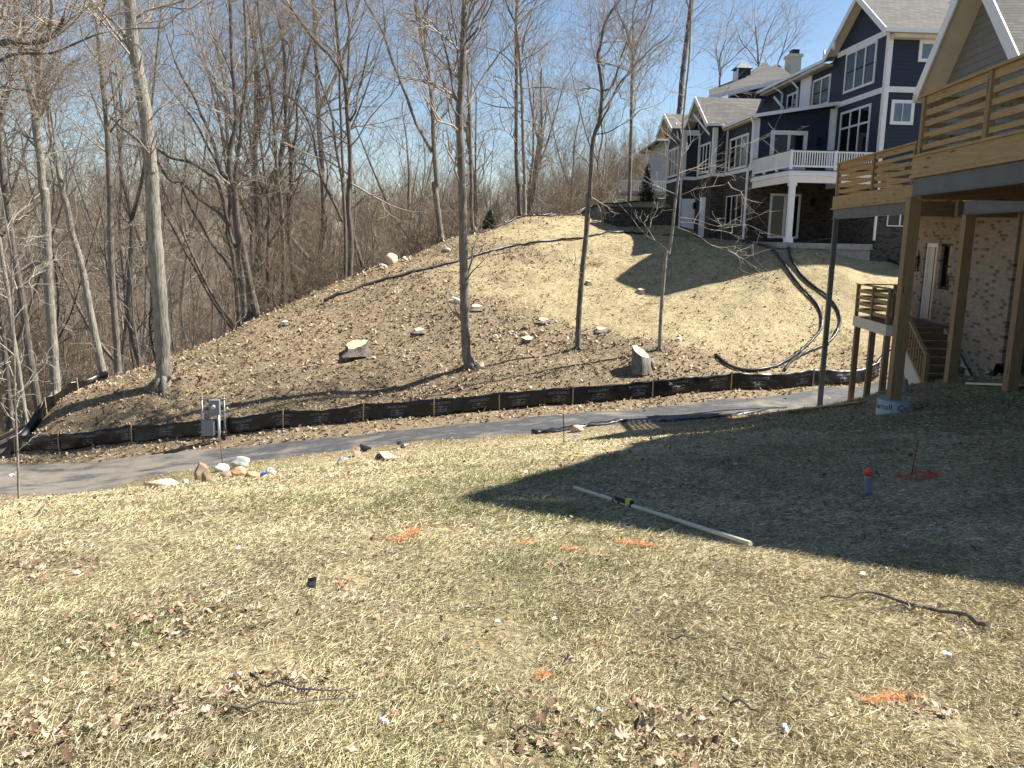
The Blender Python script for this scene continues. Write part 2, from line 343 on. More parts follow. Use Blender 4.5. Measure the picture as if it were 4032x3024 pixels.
# ------------------------------------------------------------------ ground
gy = np.concatenate([np.linspace(-12, 1.6, 18), np.geomspace(1.8, 24, 250), np.linspace(24.1, 62, 260), np.geomspace(62.6, 600, 90)])
gs = np.concatenate([np.linspace(-3.2, -.95, 26), np.linspace(-.93, .93, 330), np.linspace(.95, 3.2, 26)])
GY, GS = np.meshgrid(gy, gs, indexing='ij'); GX = GS * (np.abs(GY) + 3.5)
GZ = TH(GX, GY)
straw_poly = [GP(u, v) for u, v in ((1420, 436), (1180, 474), (1080, 500), (1010, 560), (1060, 640), (1120, 690), (1300, 704), (1420, 738), (1500, 745), (1540, 785), (1600, 812), (1900, 790))]
straw_poly = [(p[0], p[1]) for p in straw_poly if p] + [(30, 33), (34, 75), (8, 62)]
def inpoly(x, y, P):
    c = np.zeros(x.shape, bool); j = len(P) - 1
    for i in range(len(P)):
        xi, yi = P[i]; xj, yj = P[j]
        m = ((yi > y) != (yj > y)) & (x < (xj - xi) * (y - yi) / (yj - yi + 1e-9) + xi); c ^= m; j = i
    return c
patches = [(GP(1120, 550), 1.9, .9), (GP(1080, 600), 1.3, .5), (GP(1010, 535), 1.6, .8), (GP(1060, 652), 1.0, .8), (GP(1620, 555), .8, .4), (GP(1640, 600), .9, .5)]
def cover(x, y):
    """share of straw, green, brown leaf at each place"""
    jx = (fbm(x * .8, y * .8, 3) - .5) * 3.2; jy = (fbm(x * .8 + 40, y * .8, 3) - .5) * 3.2
    mound = y > np.interp(x, fx_, fy_) - .1
    m, f, n = path_mask(x, y); nearpath = np.clip(1 - (n - y) / 1.8, 0, 1) * (~mound)
    q1 = inpoly(x + jx, y + jy, straw_poly).astype(float); q2 = inpoly(x + jx * .3 + 1.5, y + jy * .3 - 1.2, straw_poly); q3 = inpoly(x - jx * .5 + 3.2, y - jy * .4 - 2.2, straw_poly)
    st = np.where(mound, .24 + .30 * q1 + .25 * q2 + .2 * q3 * (fbm(x * 1.1, y * 1.1, 3) * 1.6), .92 - .75 * nearpath)
    left = np.clip((-x - .25 * y) / 3, 0, 1) * (~mound); st = st - .38 * left * fbm(x * 1.3, y * 1.3, 3) * 1.6
    st = np.where(mound & (y < f + 1.0), np.minimum(st, .35), st)
    bare = np.clip((x - 4.2 - np.clip(13 - y, 0, 9) * .8) / 3.5, 0, 1) * np.clip((y - 6) / 4, 0, 1) * (~mound); st = st * (1 - .95 * bare * np.clip(fbm(x * 1.4, y * 1.4, 3) * 1.6, 0, 1))  # bare soil by the house, strengthened to deepen the lawn shadow in the colour
    for p, r, a in patches:
        if p is None: continue
        q = ((x - p[0]) / r) ** 2 + ((y - p[1]) / r / .9) ** 2; st = st * (1 - a * np.exp(-q * 1.2))
    gr = np.clip((fbm(x * .55 + 9, y * .55 + 3, 4) - .48) * 5, 0, 1) * .75 * np.clip(fbm(x * 3, y * 3, 2) * 2 - .4, 0, 1)
    gr = np.where(mound, gr * np.clip((x - 12) / 4, 0, .7), gr * .9)
    rid = np.interp(x, [at(*q)[0] for q in RID], [at(*q)[1] for q in RID]); rid = np.where(x > 12, 75, rid); rid = np.where(x < -17, 26 + 0 * x, rid)
    wild = np.clip((y - rid - .5) / 2, 0, 1)
    return np.clip(st, 0, 1) * (1 - wild), gr * (1 - wild), wild
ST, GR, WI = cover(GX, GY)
nzc = fbm(GX * 2.3, GY * 2.3, 4); nzb = fbm(GX * .35 + 7, GY * .35, 3)
c_st = np.array([.38, .315, .18]); c_gr = np.array([.16, .17, .07]); c_br = np.array([.24, .178, .118]); c_dk = np.array([.10, .073, .052]); c_wi = np.array([.13, .10, .072])
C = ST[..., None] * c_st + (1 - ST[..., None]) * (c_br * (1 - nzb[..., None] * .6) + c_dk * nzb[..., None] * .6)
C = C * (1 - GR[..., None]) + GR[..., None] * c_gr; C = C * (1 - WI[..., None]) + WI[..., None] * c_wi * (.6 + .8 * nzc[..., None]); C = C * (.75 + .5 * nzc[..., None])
nr, nc = GX.shape; idx = np.arange(nr * nc).reshape(nr, nc)
Fq = np.stack([idx[:-1, :-1], idx[:-1, 1:], idx[1:, 1:], idx[1:, :-1]], -1).reshape(-1, 4)
gm = colmat('ground_cover'); k = NB(gm); a_ = [n for n in gm.node_tree.nodes if n.type == 'ATTRIBUTE'][0]
f1 = k.noise(k.obj(), 28, 6, .7); f2 = k.noise(k.obj(), 5, 5, .65)
cc = k.mix(1.0, a_.outputs['Color'], k.ramp(f1, [(.3, (.38, .36, .33)), (.5, (.95, .95, .95)), (.7, (1.75, 1.7, 1.6))]), 'MULTIPLY')
cc = k.mix(1.0, cc, k.ramp(f2, [(.3, (.72, .70, .68)), (.7, (1.2, 1.2, 1.2))]), 'MULTIPLY'); k.color(cc)
k.bump(k.math('ADD', f1, f2), 1, .035)
tag(link('ground', npmesh('ground', np.stack([GX, GY, GZ], -1).reshape(-1, 3), Fq, C.reshape(-1, 3), True), gm), kind='structure')
# asphalt path
px = np.linspace(-22, 13.2, 240); rows = []
for t in np.linspace(0, 1, 9):
    f = np.interp(px, fx_, fy_) + .05 * np.sin(px * 3); n = np.interp(px, nx_, ny_) + .06 * np.sin(px * 2.3 + 1) + .05 * (fbm(px * 2, px * 0 + 3) - .5); y = n + (f - n) * t
    z = TH(px, y) + .03 - .035 * (t in (0, 1)); rows.append(np.stack([px, y, z], -1))
PV = np.array(rows); nr, nc = PV.shape[:2]; idx = np.arange(nr * nc).reshape(nr, nc)
pm = mat('old_asphalt', (.06, .062, .068), .75); k = NB(pm); o = k.obj(); mp = k.n('ShaderNodeMapping'); mp.inputs['Scale'].default_value = (.8, 1.6, 1); k.l(o, mp.inputs[0])
f1 = k.noise(mp.outputs[0], .9, 7, .65); sp = k.n('ShaderNodeSeparateXYZ'); k.l(o, sp.inputs[0])
dust = k.math('ADD', f1, k.math('MULTIPLY', k.math('MINIMUM', k.math('MAXIMUM', k.math('SUBTRACT', -6.5, sp.outputs[0]), 0), 5), .026)); grit = k.noise(o, 60, 4)
asph = k.ramp(grit, [(.3, (.040, .041, .044)), (.7, (.078, .078, .080))])
asph = k.mix(k.ramp(k.noise(mp.outputs[0], 3, 6), [(.5, (0, 0, 0)), (.68, (.6, .6, .6))]), asph, (.15, .14, .12))
k.color(k.mix(k.ramp(dust, [(.50, (0, 0, 0)), (.66, (.7, .7, .7))]), asph, (.25, .215, .165))); k.bump(grit, .5, .01)
tag(link('path', npmesh('path', PV.reshape(-1, 3), np.stack([idx[:-1, :-1], idx[:-1, 1:], idx[1:, 1:], idx[1:, :-1]], -1).reshape(-1, 4), None, True), pm), kind='structure')
# ================================================================== HOUSES
def window(parent, ax, c, a0, a1, z0, z1, cols=1, rows=None, tr=.11, mull=.05, sash=False, glass='glass', out=-1, frame='white', name='window', label=None, dark_sash=True):
    """ax 'x': wall plane x=c seen from -x;  ax 'y': wall plane y=c seen from -y"""
    f = MB(); g = MB(); s_ = MB()
    def bx(b, p0, p1, q0, q1, d0, d1):
        lo, hi = sorted((c + out * d0, c + out * d1))
        if ax == 'x': b.box(lo, hi, p0, p1, q0, q1)
        else: b.box(p0, p1, lo, hi, q0, q1)
    bx(f, a0, a1, z1 - tr, z1, 0, .05); bx(f, a0, a1, z0, z0 + tr, 0, .055); bx(f, a0, a0 + tr, z0 + tr, z1 - tr, 0, .05); bx(f, a1 - tr, a1, z0 + tr, z1 - tr, 0, .05)
    ia0, ia1, iz0, iz1 = a0 + tr, a1 - tr, z0 + tr, z1 - tr; cw = (ia1 - ia0) / cols
    for i in range(1, cols): bx(f, ia0 + i * cw - mull, ia0 + i * cw + mull, iz0, iz1, 0, .045)
    zs = [iz0] + [r for r in (rows or [])] + [iz1]
    for r in (rows or []):
        for i in range(cols): bx(f, ia0 + i * cw + (mull if i else 0), ia0 + (i + 1) * cw - (mull if i < cols - 1 else 0), r - .045, r + .045, 0, .043)
    bx(g, ia0 + .001, ia1 - .001, iz0 + .001, iz1 - .001, 0, .012)
    if sash:
        zm = (iz0 + (zs[1] if rows else iz1)) / 2
        for i in range(cols): bx(s_, ia0 + i * cw + mull, ia0 + (i + 1) * cw - mull, zm - .025, zm + .025, .012, .03)
    o = f.build(name, M[frame], parent); g.build('pane', M[glass], o)
    if sash: s_.build('sash_rail', M['dark'], o)
    if label: o['label'] = label
    return o
bh = empty('blue_house', (12.27, 38, 0), R(3.4), label='navy blue house with white trim, dark brick lower storey and steep shingled gables', cat='house')
bh.rotation_euler.z = R(3.4)
W = MB(); W.box(-.1, 3.9, 5, 12.7, -.6, 3.45); W.box(3.9, 15, .02, 17, -1.2, 3.45); W.box(-.8, -.1, 9.57, 12.7, -.6, 3.45); W.box(-1.66, 3.9, 12.7, 16.6, -.6, 3.45)
W.build('brick_wall', M['darkbrick'], bh)
W = MB(); W.box(3.92, 15, .04, 5.2, 3.45, 9.15); W.box(3.93, 15, 5.2, 17, 3.45, 8.9); W.box(-.08, 3.92, 5.02, 6, 3.45, 6.05)
W.poly([(-.08, 5.02, 6.05), (3.92, 5.02, 6.05), (3.92, 5.02, 6.72)], (0, .5, 0))
W.poly([(3.92, .04, 9.15), (3.92, 5.2, 9.15), (3.92, 2.62, 10.95)], (8, 0, 0))
W.poly([(6.3, 2.6, 9.15), (12.5, 2.6, 9.15), (12.5, 2.6, 9.8), (9.4, 2.6, 12.0), (6.3, 2.6, 9.8)], (0, 4, 0))
W.build('lap_wall', M['navy'], bh)
W = MB(); W.box(-.09, 3.9, 6.01, 9.6, 3.45, 6.0); W.box(-.79, 3.0, 9.6, 12.7, 3.45, 6.1); W.box(-1.65, 3.0, 12.7, 16.6, 3.45, 6.3)
W.poly([(-.79, 9.6, 6.1), (-.79, 14.2, 6.1), (-.79, 11.9, 7.75)], (3, 0, 0)); W.poly([(-1.65, 14.2, 6.3), (-1.65, 17.6, 6.3), (-1.65, 16.0, 7.4)], (3, 0, 0))
W.build('batten_wall', M['batten'], bh)
# white trim boards
t = MB()
t.box(3.87, 4.07, .01, .04, 3.45, 9.02); t.box(3.87, 3.92, .04, .26, 3.45, 9.02)            # corner
t.box(4.07, 15, .005, .04, 6.52, 6.76); t.box(3.875, 3.92, .26, 5.0, 6.52, 6.76); t.box(3.873, 3.92, .26, 5.2, 8.95, 9.2)
t.box(3.865, 3.93, 4.75, 5.0, 3.45, 6.52); t.box(3.66, 3.9, 4.96, 5.02, 3.45, 6.5)
t.box(-.13, .12, 4.96, 5.02, 3.45, 5.95); t.box(-.135, -.08, 4.97, 5.2, 3.45, 5.95)          # corner of the french-door wall
t.box(-.135, -.09, 5.2, 9.55, 3.44, 3.62); t.box(-.13, -.09, 9.3, 9.56, 3.62, 5.98)
t.box(-.84, -.12, 9.53, 9.57, 3.43, 3.61); t.box(-.86, -.62, 9.52, 9.57, 3.62, 6.05); t.box(-.85, -.8, 9.57, 9.8, 3.62, 6.05)
t.box(-.845, -.8, 9.8, 12.6, 3.42, 3.6); t.box(-.845, -.8, 12.35, 12.62, 3.6, 6.05); t.box(-1.7, -.83, 12.66, 12.7, 3.41, 3.6); t.box(-1.72, -1.5, 12.65, 12.7, 3.6, 6.2)
t.box(-1.71, -1.66, 12.7, 16.6, 3.41, 3.59); t.box(-1.71, -1.66, 16.45, 16.62, 3.59, 6.25); t.box(-1.9, -.81, 12.6, 12.66, 5.95, 6.25)
t.beam((-1.3, 12.3, 7.1), (-.9, 10.2, 5.75), .05, .12); t.beam((-1.75, 14.6, 6.9), (-1.72, 13.9, 5.9), .05, .12); t.beam((3.6, 12.9, 8.3), (3.86, 11.9, 7.5), .06, .14)
t.each('trim', M['white'], bh)
t = MB(); t.box(3.86, 3.93, 8.25, 9.65, 6.8, 8.85); t.build('grey_panel', M['whitevinyl'], bh)
# windows
window(bh, 'x', 3.92, 1.14, 4.22, 7.08, 8.96, 3, sash=True); window(bh, 'x', 3.92, 1.2, 4.28, 3.5, 6.22, 3, rows=[5.42]); window(bh, 'x', 3.93, 5.86, 8.02, 6.9, 8.36, 2, sash=True); window(bh, 'x', 3.93, 9.92, 11.6, 6.85, 8.2, 2, sash=True)
window(bh, 'x', -.09, 5.85, 8.85, 3.66, 5.36, 3); window(bh, 'x', -.79, 10.15, 12.3, 3.7, 5.36, 3); window(bh, 'x', -1.65, 13.9, 16.25, 3.72, 5.46, 3); window(bh, 'x', -.1, 6.1, 8.85, .75, 2.32, 3, sash=True, tr=.05, mull=.03)
window(bh, 'y', .04, 4.25, 5.3, 5.15, 6.2, 2, tr=.14, mull=.012, glass='bluetape'); window(bh, 'y', .04, 5.25, 7.05, 7.82, 8.72, 2, tr=.14, mull=.09, glass='bluetape')
window(bh, 'y', .02, 4.55, 5.75, .72, 1.5, 2, tr=.04, mull=.03); window(bh, 'y', .02, 8.2, 9.3, 4.4, 6.0, 1)
def dooro(parent, ax, c, a0, a1, z0, z1, name='patio_door', cols=2, tr=.12, m_='white'):
    o = window(parent, ax, c, a0, a1, z0, z1, cols, tr=tr, mull=.07, name=name, frame=m_); h = MB()
    if ax == 'y': h.box((a0 + a1) / 2 + .1, (a0 + a1) / 2 + .14, c - .12, c - .05, z0 + .95, z0 + 1.1)
    h.build('handle', M['darkmetal'], o); return o
dooro(bh, 'y', 5.02, .72, 2.6, 3.5, 5.4, 'french_door', 2, .2); dooro(bh, 'y', 5.0, .92, 2.5, .1, 2.32, 'patio_door', 2, .11)
t = MB(); t.box(-1.64, -.82, 12.64, 12.7, .1, 2.32); d_ = t.build('door', M['whitevinyl'], bh); d_['label'] = 'plain white door in the brick'; q = MB(); q.box(-.95, -.9, 12.58, 12.64, 1.05, 1.12); q.build('handle', M['darkmetal'], d_)
t = MB(); t.box(-.86, -.8, 10.5, 11.5, .1, 2.34); d_ = t.build('door', M['whitevinyl'], bh)
# roofs: slabs with thickness
def slab(b, pts, th=.16): b.poly(pts, (0, 0, -th))
r_ = MB()
slab(r_, [(3.45, -.45, 9.05), (16, -.45, 9.05), (16, 2.62, 11.2), (3.45, 2.62, 11.2)]); slab(r_, [(3.45, 2.64, 11.2), (16, 2.64, 11.2), (16, 5.7, 9.05), (3.45, 5.7, 9.05)])
slab(r_, [(6.2, 2.2, 9.85), (6.2, 7, 9.85), (9.4, 7, 12.15), (9.4, 2.2, 12.15)]); slab(r_, [(9.42, 2.2, 12.15), (9.42, 7, 12.15), (12.6, 7, 9.85), (12.6, 2.2, 9.85)])
slab(r_, [(3.4, 5.4, 8.95), (3.4, 15.2, 8.95), (8.5, 15.2, 11.5), (8.5, 5.4, 11.5)])
slab(r_, [(-.4, 4.6, 6.08), (-.4, 9.6, 6.08), (3.86, 9.6, 6.8), (3.86, 4.6, 6.8)], .14)
slab(r_, [(-1.35, 9.2, 6.22), (-.35, 9.2, 6.22), (.9, 9.0, 6.25), (1.9, 10.3, 7.1), (2.7, 11.9, 8.0), (-1.35, 11.9, 8.0)]); slab(r_, [(-1.35, 11.92, 8.0), (2.7, 11.92, 8.0), (2.7, 14.6, 6.2), (-1.35, 14.6, 6.2)])
slab(r_, [(-2.15, 13.9, 6.5), (1, 13.9, 6.5), (1, 16.0, 7.6), (-2.15, 16.0, 7.6)]); slab(r_, [(-2.15, 16.02, 7.6), (1, 16.02, 7.6), (1, 17.9, 6.5), (-2.15, 17.9, 6.5)])
slab(r_, [(.6, 15.8, 8.7), (5.8, 15.8, 10.0), (6.6, 21, 11.8), (2.0, 21, 10.0)])
slab(r_, [(3.2, 19, 10.0), (7.2, 19, 10.0), (5.9, 21.5, 12.0)], .1); slab(r_, [(3.2, 19, 10.0), (5.9, 21.5, 12.0), (3.2, 24, 10.0)], .1)
roof = r_.build('roof', M['roof'], bh)
t = MB()
for (x, ya, za, yb, zb) in ((3.42, -.5, 9.0, 2.62, 11.17), (3.42, 5.75, 9.0, 2.62, 11.17), (-1.38, 9.15, 6.17, 11.91, 7.98), (-1.38, 14.65, 6.15, 11.91, 7.98), (-2.18, 13.85, 6.45, 16.01, 7.58), (-2.18, 17.95, 6.45, 16.01, 7.58)): t.beam((x, ya, za - .07), (x, yb, zb - .07), .05, .26)
t.beam((6.15, 2.15, 9.75), (9.4, 2.15, 12.08), .05, .28); t.beam((.5, 15.75, 8.62), (5.8, 15.75, 9.92), .05, .25)
t.each('rake_board', M['white'], roof)
t = MB(); t.box(3.4, 6.6, -.57, -.46, 8.9, 9.06); t.box(3.3, 3.41, 5.7, 15.2, 8.82, 8.96); t.box(-.5, -.41, 4.6, 9.3, 5.95, 6.1); t.box(-1.4, -.35, 9.12, 9.2, 6.08, 6.2)
t.beam((-.4, 4.56, 6.0), (3.9, 4.56, 6.72), .05, .17)
t.each('gutter', M['whitevinyl'], roof)
t = MB()
t.poly([(3.5, -.4, 8.92), (3.5, 2.62, 11.04), (3.9, 2.62, 11.04), (3.9, -.4, 8.92)], (0, 0, -.03)); t.poly([(3.5, 5.65, 8.92), (3.9, 5.65, 8.92), (3.9, 2.62, 11.04), (3.5, 2.62, 11.04)], (0, 0, -.03))
t.box(3.9, 6.6, -.4, .03, 8.72, 8.9); t.box(3.45, 3.92, 5.75, 15, 8.68, 8.8); t.box(-.38, -.1, 4.65, 9.5, 5.86, 5.95)
t.poly([(-1.3, 9.3, 6.1), (-.8, 9.3, 6.1), (-.8, 11.9, 7.82), (-1.3, 11.9, 7.82)], (0, 0, -.02)); t.poly([(-2.1, 17.8, 6.36), (-1.67, 17.8, 6.36), (-1.67, 16.0, 7.42), (-2.1, 16.0, 7.42)], (0, 0, -.02)); t.poly([(-1.3, 14.5, 6.1), (-.8, 14.5, 6.1), (-.8, 11.9, 7.82), (-1.3, 11.9, 7.82)], (0, 0, -.02))
t.each('soffit', M['cream'], roof)
t = MB(); t.box(5.2, 5.8, 20, 20.7, 8.5, 11.0); t.box(6.75, 7.75, 20, 21, 9, 11.6); 
cm = MB(); cm.box(6.55, 7.3, 20, 21, 9.5, 11.9); cm.box(6.47, 7.38, 19.9, 21.1, 11.72, 11.92); cm.build('chimney', M['cream'], bh).location = (.55, 0, .35)
q = MB(); q.box(7.28, 7.75, 20.2, 20.8, 12.27, 12.6); q.build('chimney_cap', M['darkmetal'], [o for o in bh.children if o.name.startswith('chimney')][0]).location = (-.55, 0, -.35)
cu_ = MB(); cu_.box(3.55, 4.45, 20, 20.9, 9.3, 11.25); cup = cu_.build('cupola', M['navy'], bh)
q = MB(); q.add([(3.4, 19.85, 11.25), (4.6, 19.85, 11.25), (4.6, 21.05, 11.25), (3.4, 21.05, 11.25), (4.0, 20.45, 11.85)], [(0, 1, 4), (1, 2, 4), (2, 3, 4), (3, 0, 4), (3, 2, 1, 0)]); q.build('cupola_roof', M['galv'], cup)
q = MB(); q.box(3.52, 3.6, 19.96, 20.05, 9.3, 11.25); q.box(3.5, 3.55, 20.1, 20.8, 10.0, 11.1); q.build('cupola_trim', M['white'], cup)
q = MB(); q.box(3.95, 9, 16.0, 16.4, 8.5, 9.0); q.poly([(1.9, 16, 8.3), (6.5, 16, 8.3), (6.5, 16, 9.9), (5.8, 16, 9.85), (1.9, 16, 8.9)], (0, .3, 0)); q.build('rear_wall', M['navy'], bh)
q = MB(); q.tube([(3.1, 3.9, 9.05), (3.1, 3.9, 9.5)], .07); q.tube([(4.6, 8.6, 9.5), (4.6, 8.6, 10.05)], .06); q.each('vent_pipe', M['white'], roof)
# downspouts
for pts in ([(-.42, 4.75, 6.0), (-.25, 4.85, 5.7), (-.25, 4.85, 3.75), (-.4, 4.82, 3.45), (-.4, 4.82, .0)], [(3.4, 10.2, 8.85), (3.8, 9.85, 8.3), (3.8, 9.85, 6.9)], [(3.35, 12.5, 8.8), (3.82, 12.2, 8.4), (3.82, 12.2, 7.0)], [(-1.9, 12.5, 6.1), (-1.75, 12.55, 5.9), (-1.75, 12.55, .05)], [(3.98, -.1, 3.3), (3.98, -.1, .02)]):
    q = MB()
    for a, b in zip(pts[:-1], pts[1:]): q.beam(a, b, .09, .08)
    q.build('downspout', M['whitevinyl'], bh)
for x, y, z in ((-.4, 4.82, -.05), (3.98, -.1, -.05), (0, -.02, -.2)):
    q = MB(); q.tube([(x, y - .02, z + .12), (x, y - .02, z - .1), (x + .05, y - .12, z - .25)], .075); q.build('drain_adapter', M['blackplastic'], bh)
# wall lamps
for x, y, z in ((-.9, 12.45, 1.9), (3.2, 4.85, 4.9), (3.1, 4.85, 1.9)):
    q = MB(); q.box(x - .08, x + .08, y - .08, y + .08, z - .17, z + .13); q.box(x - .03, x + .03, y + .05, y + .2, z + .02, z + .1); q.add([(x - .1, y - .1, z + .13), (x + .1, y - .1, z + .13), (x + .1, y + .1, z + .13), (x - .1, y + .1, z + .13), (x, y, z + .24)], [(0, 1, 4), (1, 2, 4), (2, 3, 4), (3, 0, 4)]); q.build('wall_lamp', M['darkmetal'], bh)
q = MB(); q.tube([(-1.66, 15.9, 2.65), (-1.85, 15.9, 2.65), (-1.9, 15.9, 2.5)], .06); q.build('wall_vent', M['white'], bh)
# patio and the white deck
q = MB(); q.box(-.35, 4.05, -.15, 4.98, -.35, -.1); q.box(-.2, 3.9, 0, 4.9, -1.0, -.352); q.build('patio_slab', M['concrete'], bh)
q = MB(); q.box(-.14, 3.88, -.06, 4.94, 2.98, 3.06); q.box(-.1, 3.86, -.02, .1, 2.55, 2.98); q.box(-.1, .02, .1, 4.9, 2.55, 2.98); q.box(-.18, 3.87, -.12, -.02, 2.86, 2.975); q.box(-.2, -.101, -.02, 4.9, 2.86, 2.97); q.box(3.7, 3.87, .1, 4.9, 2.6, 2.95)
dk = q.build('deck', M['whitevinyl'], bh)
q = MB(); q.box(.0, 3.8, .12, 4.9, 2.9, 2.979); q.box(-.145, 3.9, -.07, 4.9, 3.061, 3.10); q.build('deck_boards', M['darkmetal'], dk)
q = MB(); q.box(-.02, .22, .0, .22, -.1, 2.55); q.box(-.07, .27, -.05, .27, -.1, .12); q.box(-.06, .26, -.04, .26, 2.4, 2.55); q.build('column', M['whitevinyl'], dk)
rl = MB(); rl.box(-.06, 3.85, -.03, .02, 3.22, 3.30); rl.box(-.06, 3.85, -.03, .03, 3.86, 3.93)
rl.box(-.1, -.05, .03, 4.9, 3.22, 3.30); rl.box(-.1, -.04, .03, 4.9, 3.86, 3.93)
rail = rl.build('railing', M['whitevinyl'], dk)
b = MB()
for i in range(34): x = .06 + i * .112; b.box(x, x + .045, -.022, .015, 3.3, 3.86)
for i in range(42): y = .12 + i * .114; b.box(-.093, -.055, y, y + .045, 3.3, 3.86)
b.build('balusters', M['whitevinyl'], rail)
b = MB()
for x in (-.1, 1.9, 3.78): b.box(x - .03, x + .09, -.05, .06, 3.1, 3.97)
for y in (1.65, 3.3, 4.85): b.box(-.12, -.02, y, y + .1, 3.1, 3.97)
b.each('rail_post', M['whitevinyl'], rail)
q = MB(); q.box(-.12, 3.86, -.05, .05, 3.93, 3.965); q.box(-.125, -.03, .05, 4.9, 3.93, 3.965); q.build('top_cap', M['darkmetal'], rail)
for i in range(4):
    q = MB(); x = 1.4 + i * .28; p = (x, 1.6 + .1 * i, -.06 + .0 * i); q.beam((x, 1.0, -.04 + .05 * i), (x + 1.0, 2.2, -.02 + .05 * i), .14, .04)
    wx, wy, wz = bl(0, 0, 0); o = q.build('plank', M['pinewet'], None, (12.27, 38, 0)); o.rotation_euler.z = R(3.4)
    tag(o, ['bottom', 'second', 'third', 'top'][i] + ' grey plank of the loose pile on the blue house patio', 'plank', 'planks piled on the patio')
# brick garden wall left of the blue house
gw = MB(); gw.box(-6.2, -1.7, 12.7, 13.0, -.6, 1.72); gw.box(-6.25, -1.7, 12.66, 13.04, 1.72, 1.78); o = gw.build('retaining_wall', M['darkbrick'], None, (12.27, 38, 0)); o.rotation_euler.z = R(3.4)
tag(o, 'low dark brick retaining wall beside the white door of the blue house', 'wall')
# white house far left of it
wh = empty('white_house', (12.8, 75, -.3), label='pale house half hidden by twigs behind the blue house', cat='house')
q = MB(); q.box(.0, 7, 0, 9, 1, 8.6); q.build('wall', M['palesiding'], wh)
q = MB(); slab(q, [(-.7, -.5, 8.6), (7.5, -.5, 8.6), (7.5, 4.5, 10.1), (1.2, 4.5, 10.1)]); slab(q, [(-.7, 9.5, 8.6), (-.7, -.5, 8.6), (1.2, 4.5, 10.1)]); slab(q, [(1.2, 4.52, 10.1), (7.5, 4.52, 10.1), (7.5, 9.5, 8.6), (-.7, 9.5, 8.6)]); q.build('roof', M['roof'], wh)
window(wh, 'y', 0, .9, 1.7, 7.2, 8.3, 1); window(wh, 'y', 0, 1.0, 2.2, 4.4, 6.0, 2); window(wh, 'x', 0, 2, 3.2, 4.6, 6.2, 1)
q = MB(); q.box(-3.8, 1.2, -3, 0, 3.9, 4.15)
for x in (-3.7, -1.2, 1.0): q.box(x, x + .2, -2.9, -2.7, 0, 3.9)
dk = q.build('deck', M['palesiding'], wh); q = MB(); q.box(-3.8, 1.2, -3, -2.94, 4.95, 5.05)
for i in range(34): q.box(-3.8 + i * .15, -3.74 + i * .15, -2.99, -2.95, 4.15, 4.95)
q.build('railing', M['white'], dk)
# ------------------------------------------------------------------ near brick house with its timber decks; local frame turned 4.1 degrees
nh = empty('brick_house', (0, 0, 0), R(-4.1), label='tan brick house with grey shingled gable at the right edge', cat='house')
q = MB()
X0 = 9.8
q.box(X0, X0 + 8, 19.52, 22.64, -5, 1.3); q.box(X0, X0 + 8, 22.64, 23.31, -5, -1.2); q.box(X0, X0 + 8, 22.64, 23.31, 0, 1.3); q.box(X0, X0 + 8, 23.31, 23.54, -5, 1.3); q.box(X0, X0 + 8, 23.54, 24.36, .0, 1.3); q.box(X0, X0 + 8, 23.54, 24.36, -5, -2.12); q.box(X0, X0 + 8, 24.36, 24.95, -5, 1.3)
q.box(X0 + .9, X0 + 8, 4.4, 19.52, -5, 1.3)
q.build('brick_wall', M['tanbrick'], nh)
q = MB(); q.box(X0 + .02, X0 + .14, 22.6, 23.35, -1.27, -1.2); q.build('brick_sill', M['tanbrick'], nh)
q = MB(); q.box(X0 - .02, X0 + .1, 23.3, 23.42, -1.2, .0)
wd = window(nh, 'x', X0 + .12, 22.66, 23.3, -1.19, -.01, 1, sash=True, tr=.05, frame='darkmetal')
q = MB(); q.box(X0 + .1, X0 + .2, 23.56, 24.34, -2.1, -.01); dr = q.build('door', M['cream'], nh); q = MB(); q.box(X0 + .09, X0 + .1, 23.9, 23.925, -2.08, -.06); q.build('door_gap', M['dark'], dr)
q = MB(); q.box(X0 + .04, X0 + .1, 23.56, 23.62, -2.1, .0); q.box(X0 + .04, X0 + .1, 24.28, 24.34, -2.1, 0); q.box(X0 + .04, X0 + .1, 23.62, 24.28, -.1, 0); q.build('door_frame', M['white'], dr)
q = MB(); x, y, z = X0 - .14, 24.72, -.55; 
for a in (-.09, .09):
    for c in (-.09, .09): q.box(x + a - .012, x + a + .012, y + c - .012, y + c + .012, z - .22, z + .12)
q.box(x - .11, x + .11, y - .11, y + .11, z + .12, z + .15); q.box(x - .11, x + .11, y - .11, y + .11, z - .24, z - .22); q.box(x + .08, x + .14, y - .05, y + .05, z - .1, z + .2); q.tube([(x, y, z + .15), (x, y, z + .33), (x + .1, y, z + .36), (x + .13, y, z + .2)], .012, 6); q.build('wall_lantern', M['darkmetal'], nh)
# storeys above the deck: grey gable dormer, pale wall, big gable roof, out of view and shaped to cast the lawn shadow
q = MB(); q.poly([(X0, 19.0, 1.35), (X0, 24.95, 1.35), (X0, 24.95, 3.6), (X0, 21.95, 6.45), (X0, 19.0, 3.55)], (4, 0, 0)); q.build('gable_wall', M['greysiding'], nh)
q = MB(); q.box(X0 + .6, X0 + 8, 4.6, 18.99, 1.31, 4.75); q.poly([(X0 + .6, 4.6, 4.75), (X0 + .6, 18.99, 5.1), (X0 + .6, 9.85, 10.7)], (7, 0, 0)); q.build('upper_wall', M['palesiding'], nh)
q = MB(); q.poly([(X0 - .6, 24.5, 3.95), (X0 - .6, 21.95, 6.55), (X0 + 5, 21.95, 6.55), (X0 + 5, 24.5, 3.95)], (0, .1, .12)); q.poly([(X0 - .6, 21.93, 6.55), (X0 - .6, 19.2, 3.75), (X0 + 5, 19.2, 3.75), (X0 + 5, 21.93, 6.55)], (0, -.1, .12))
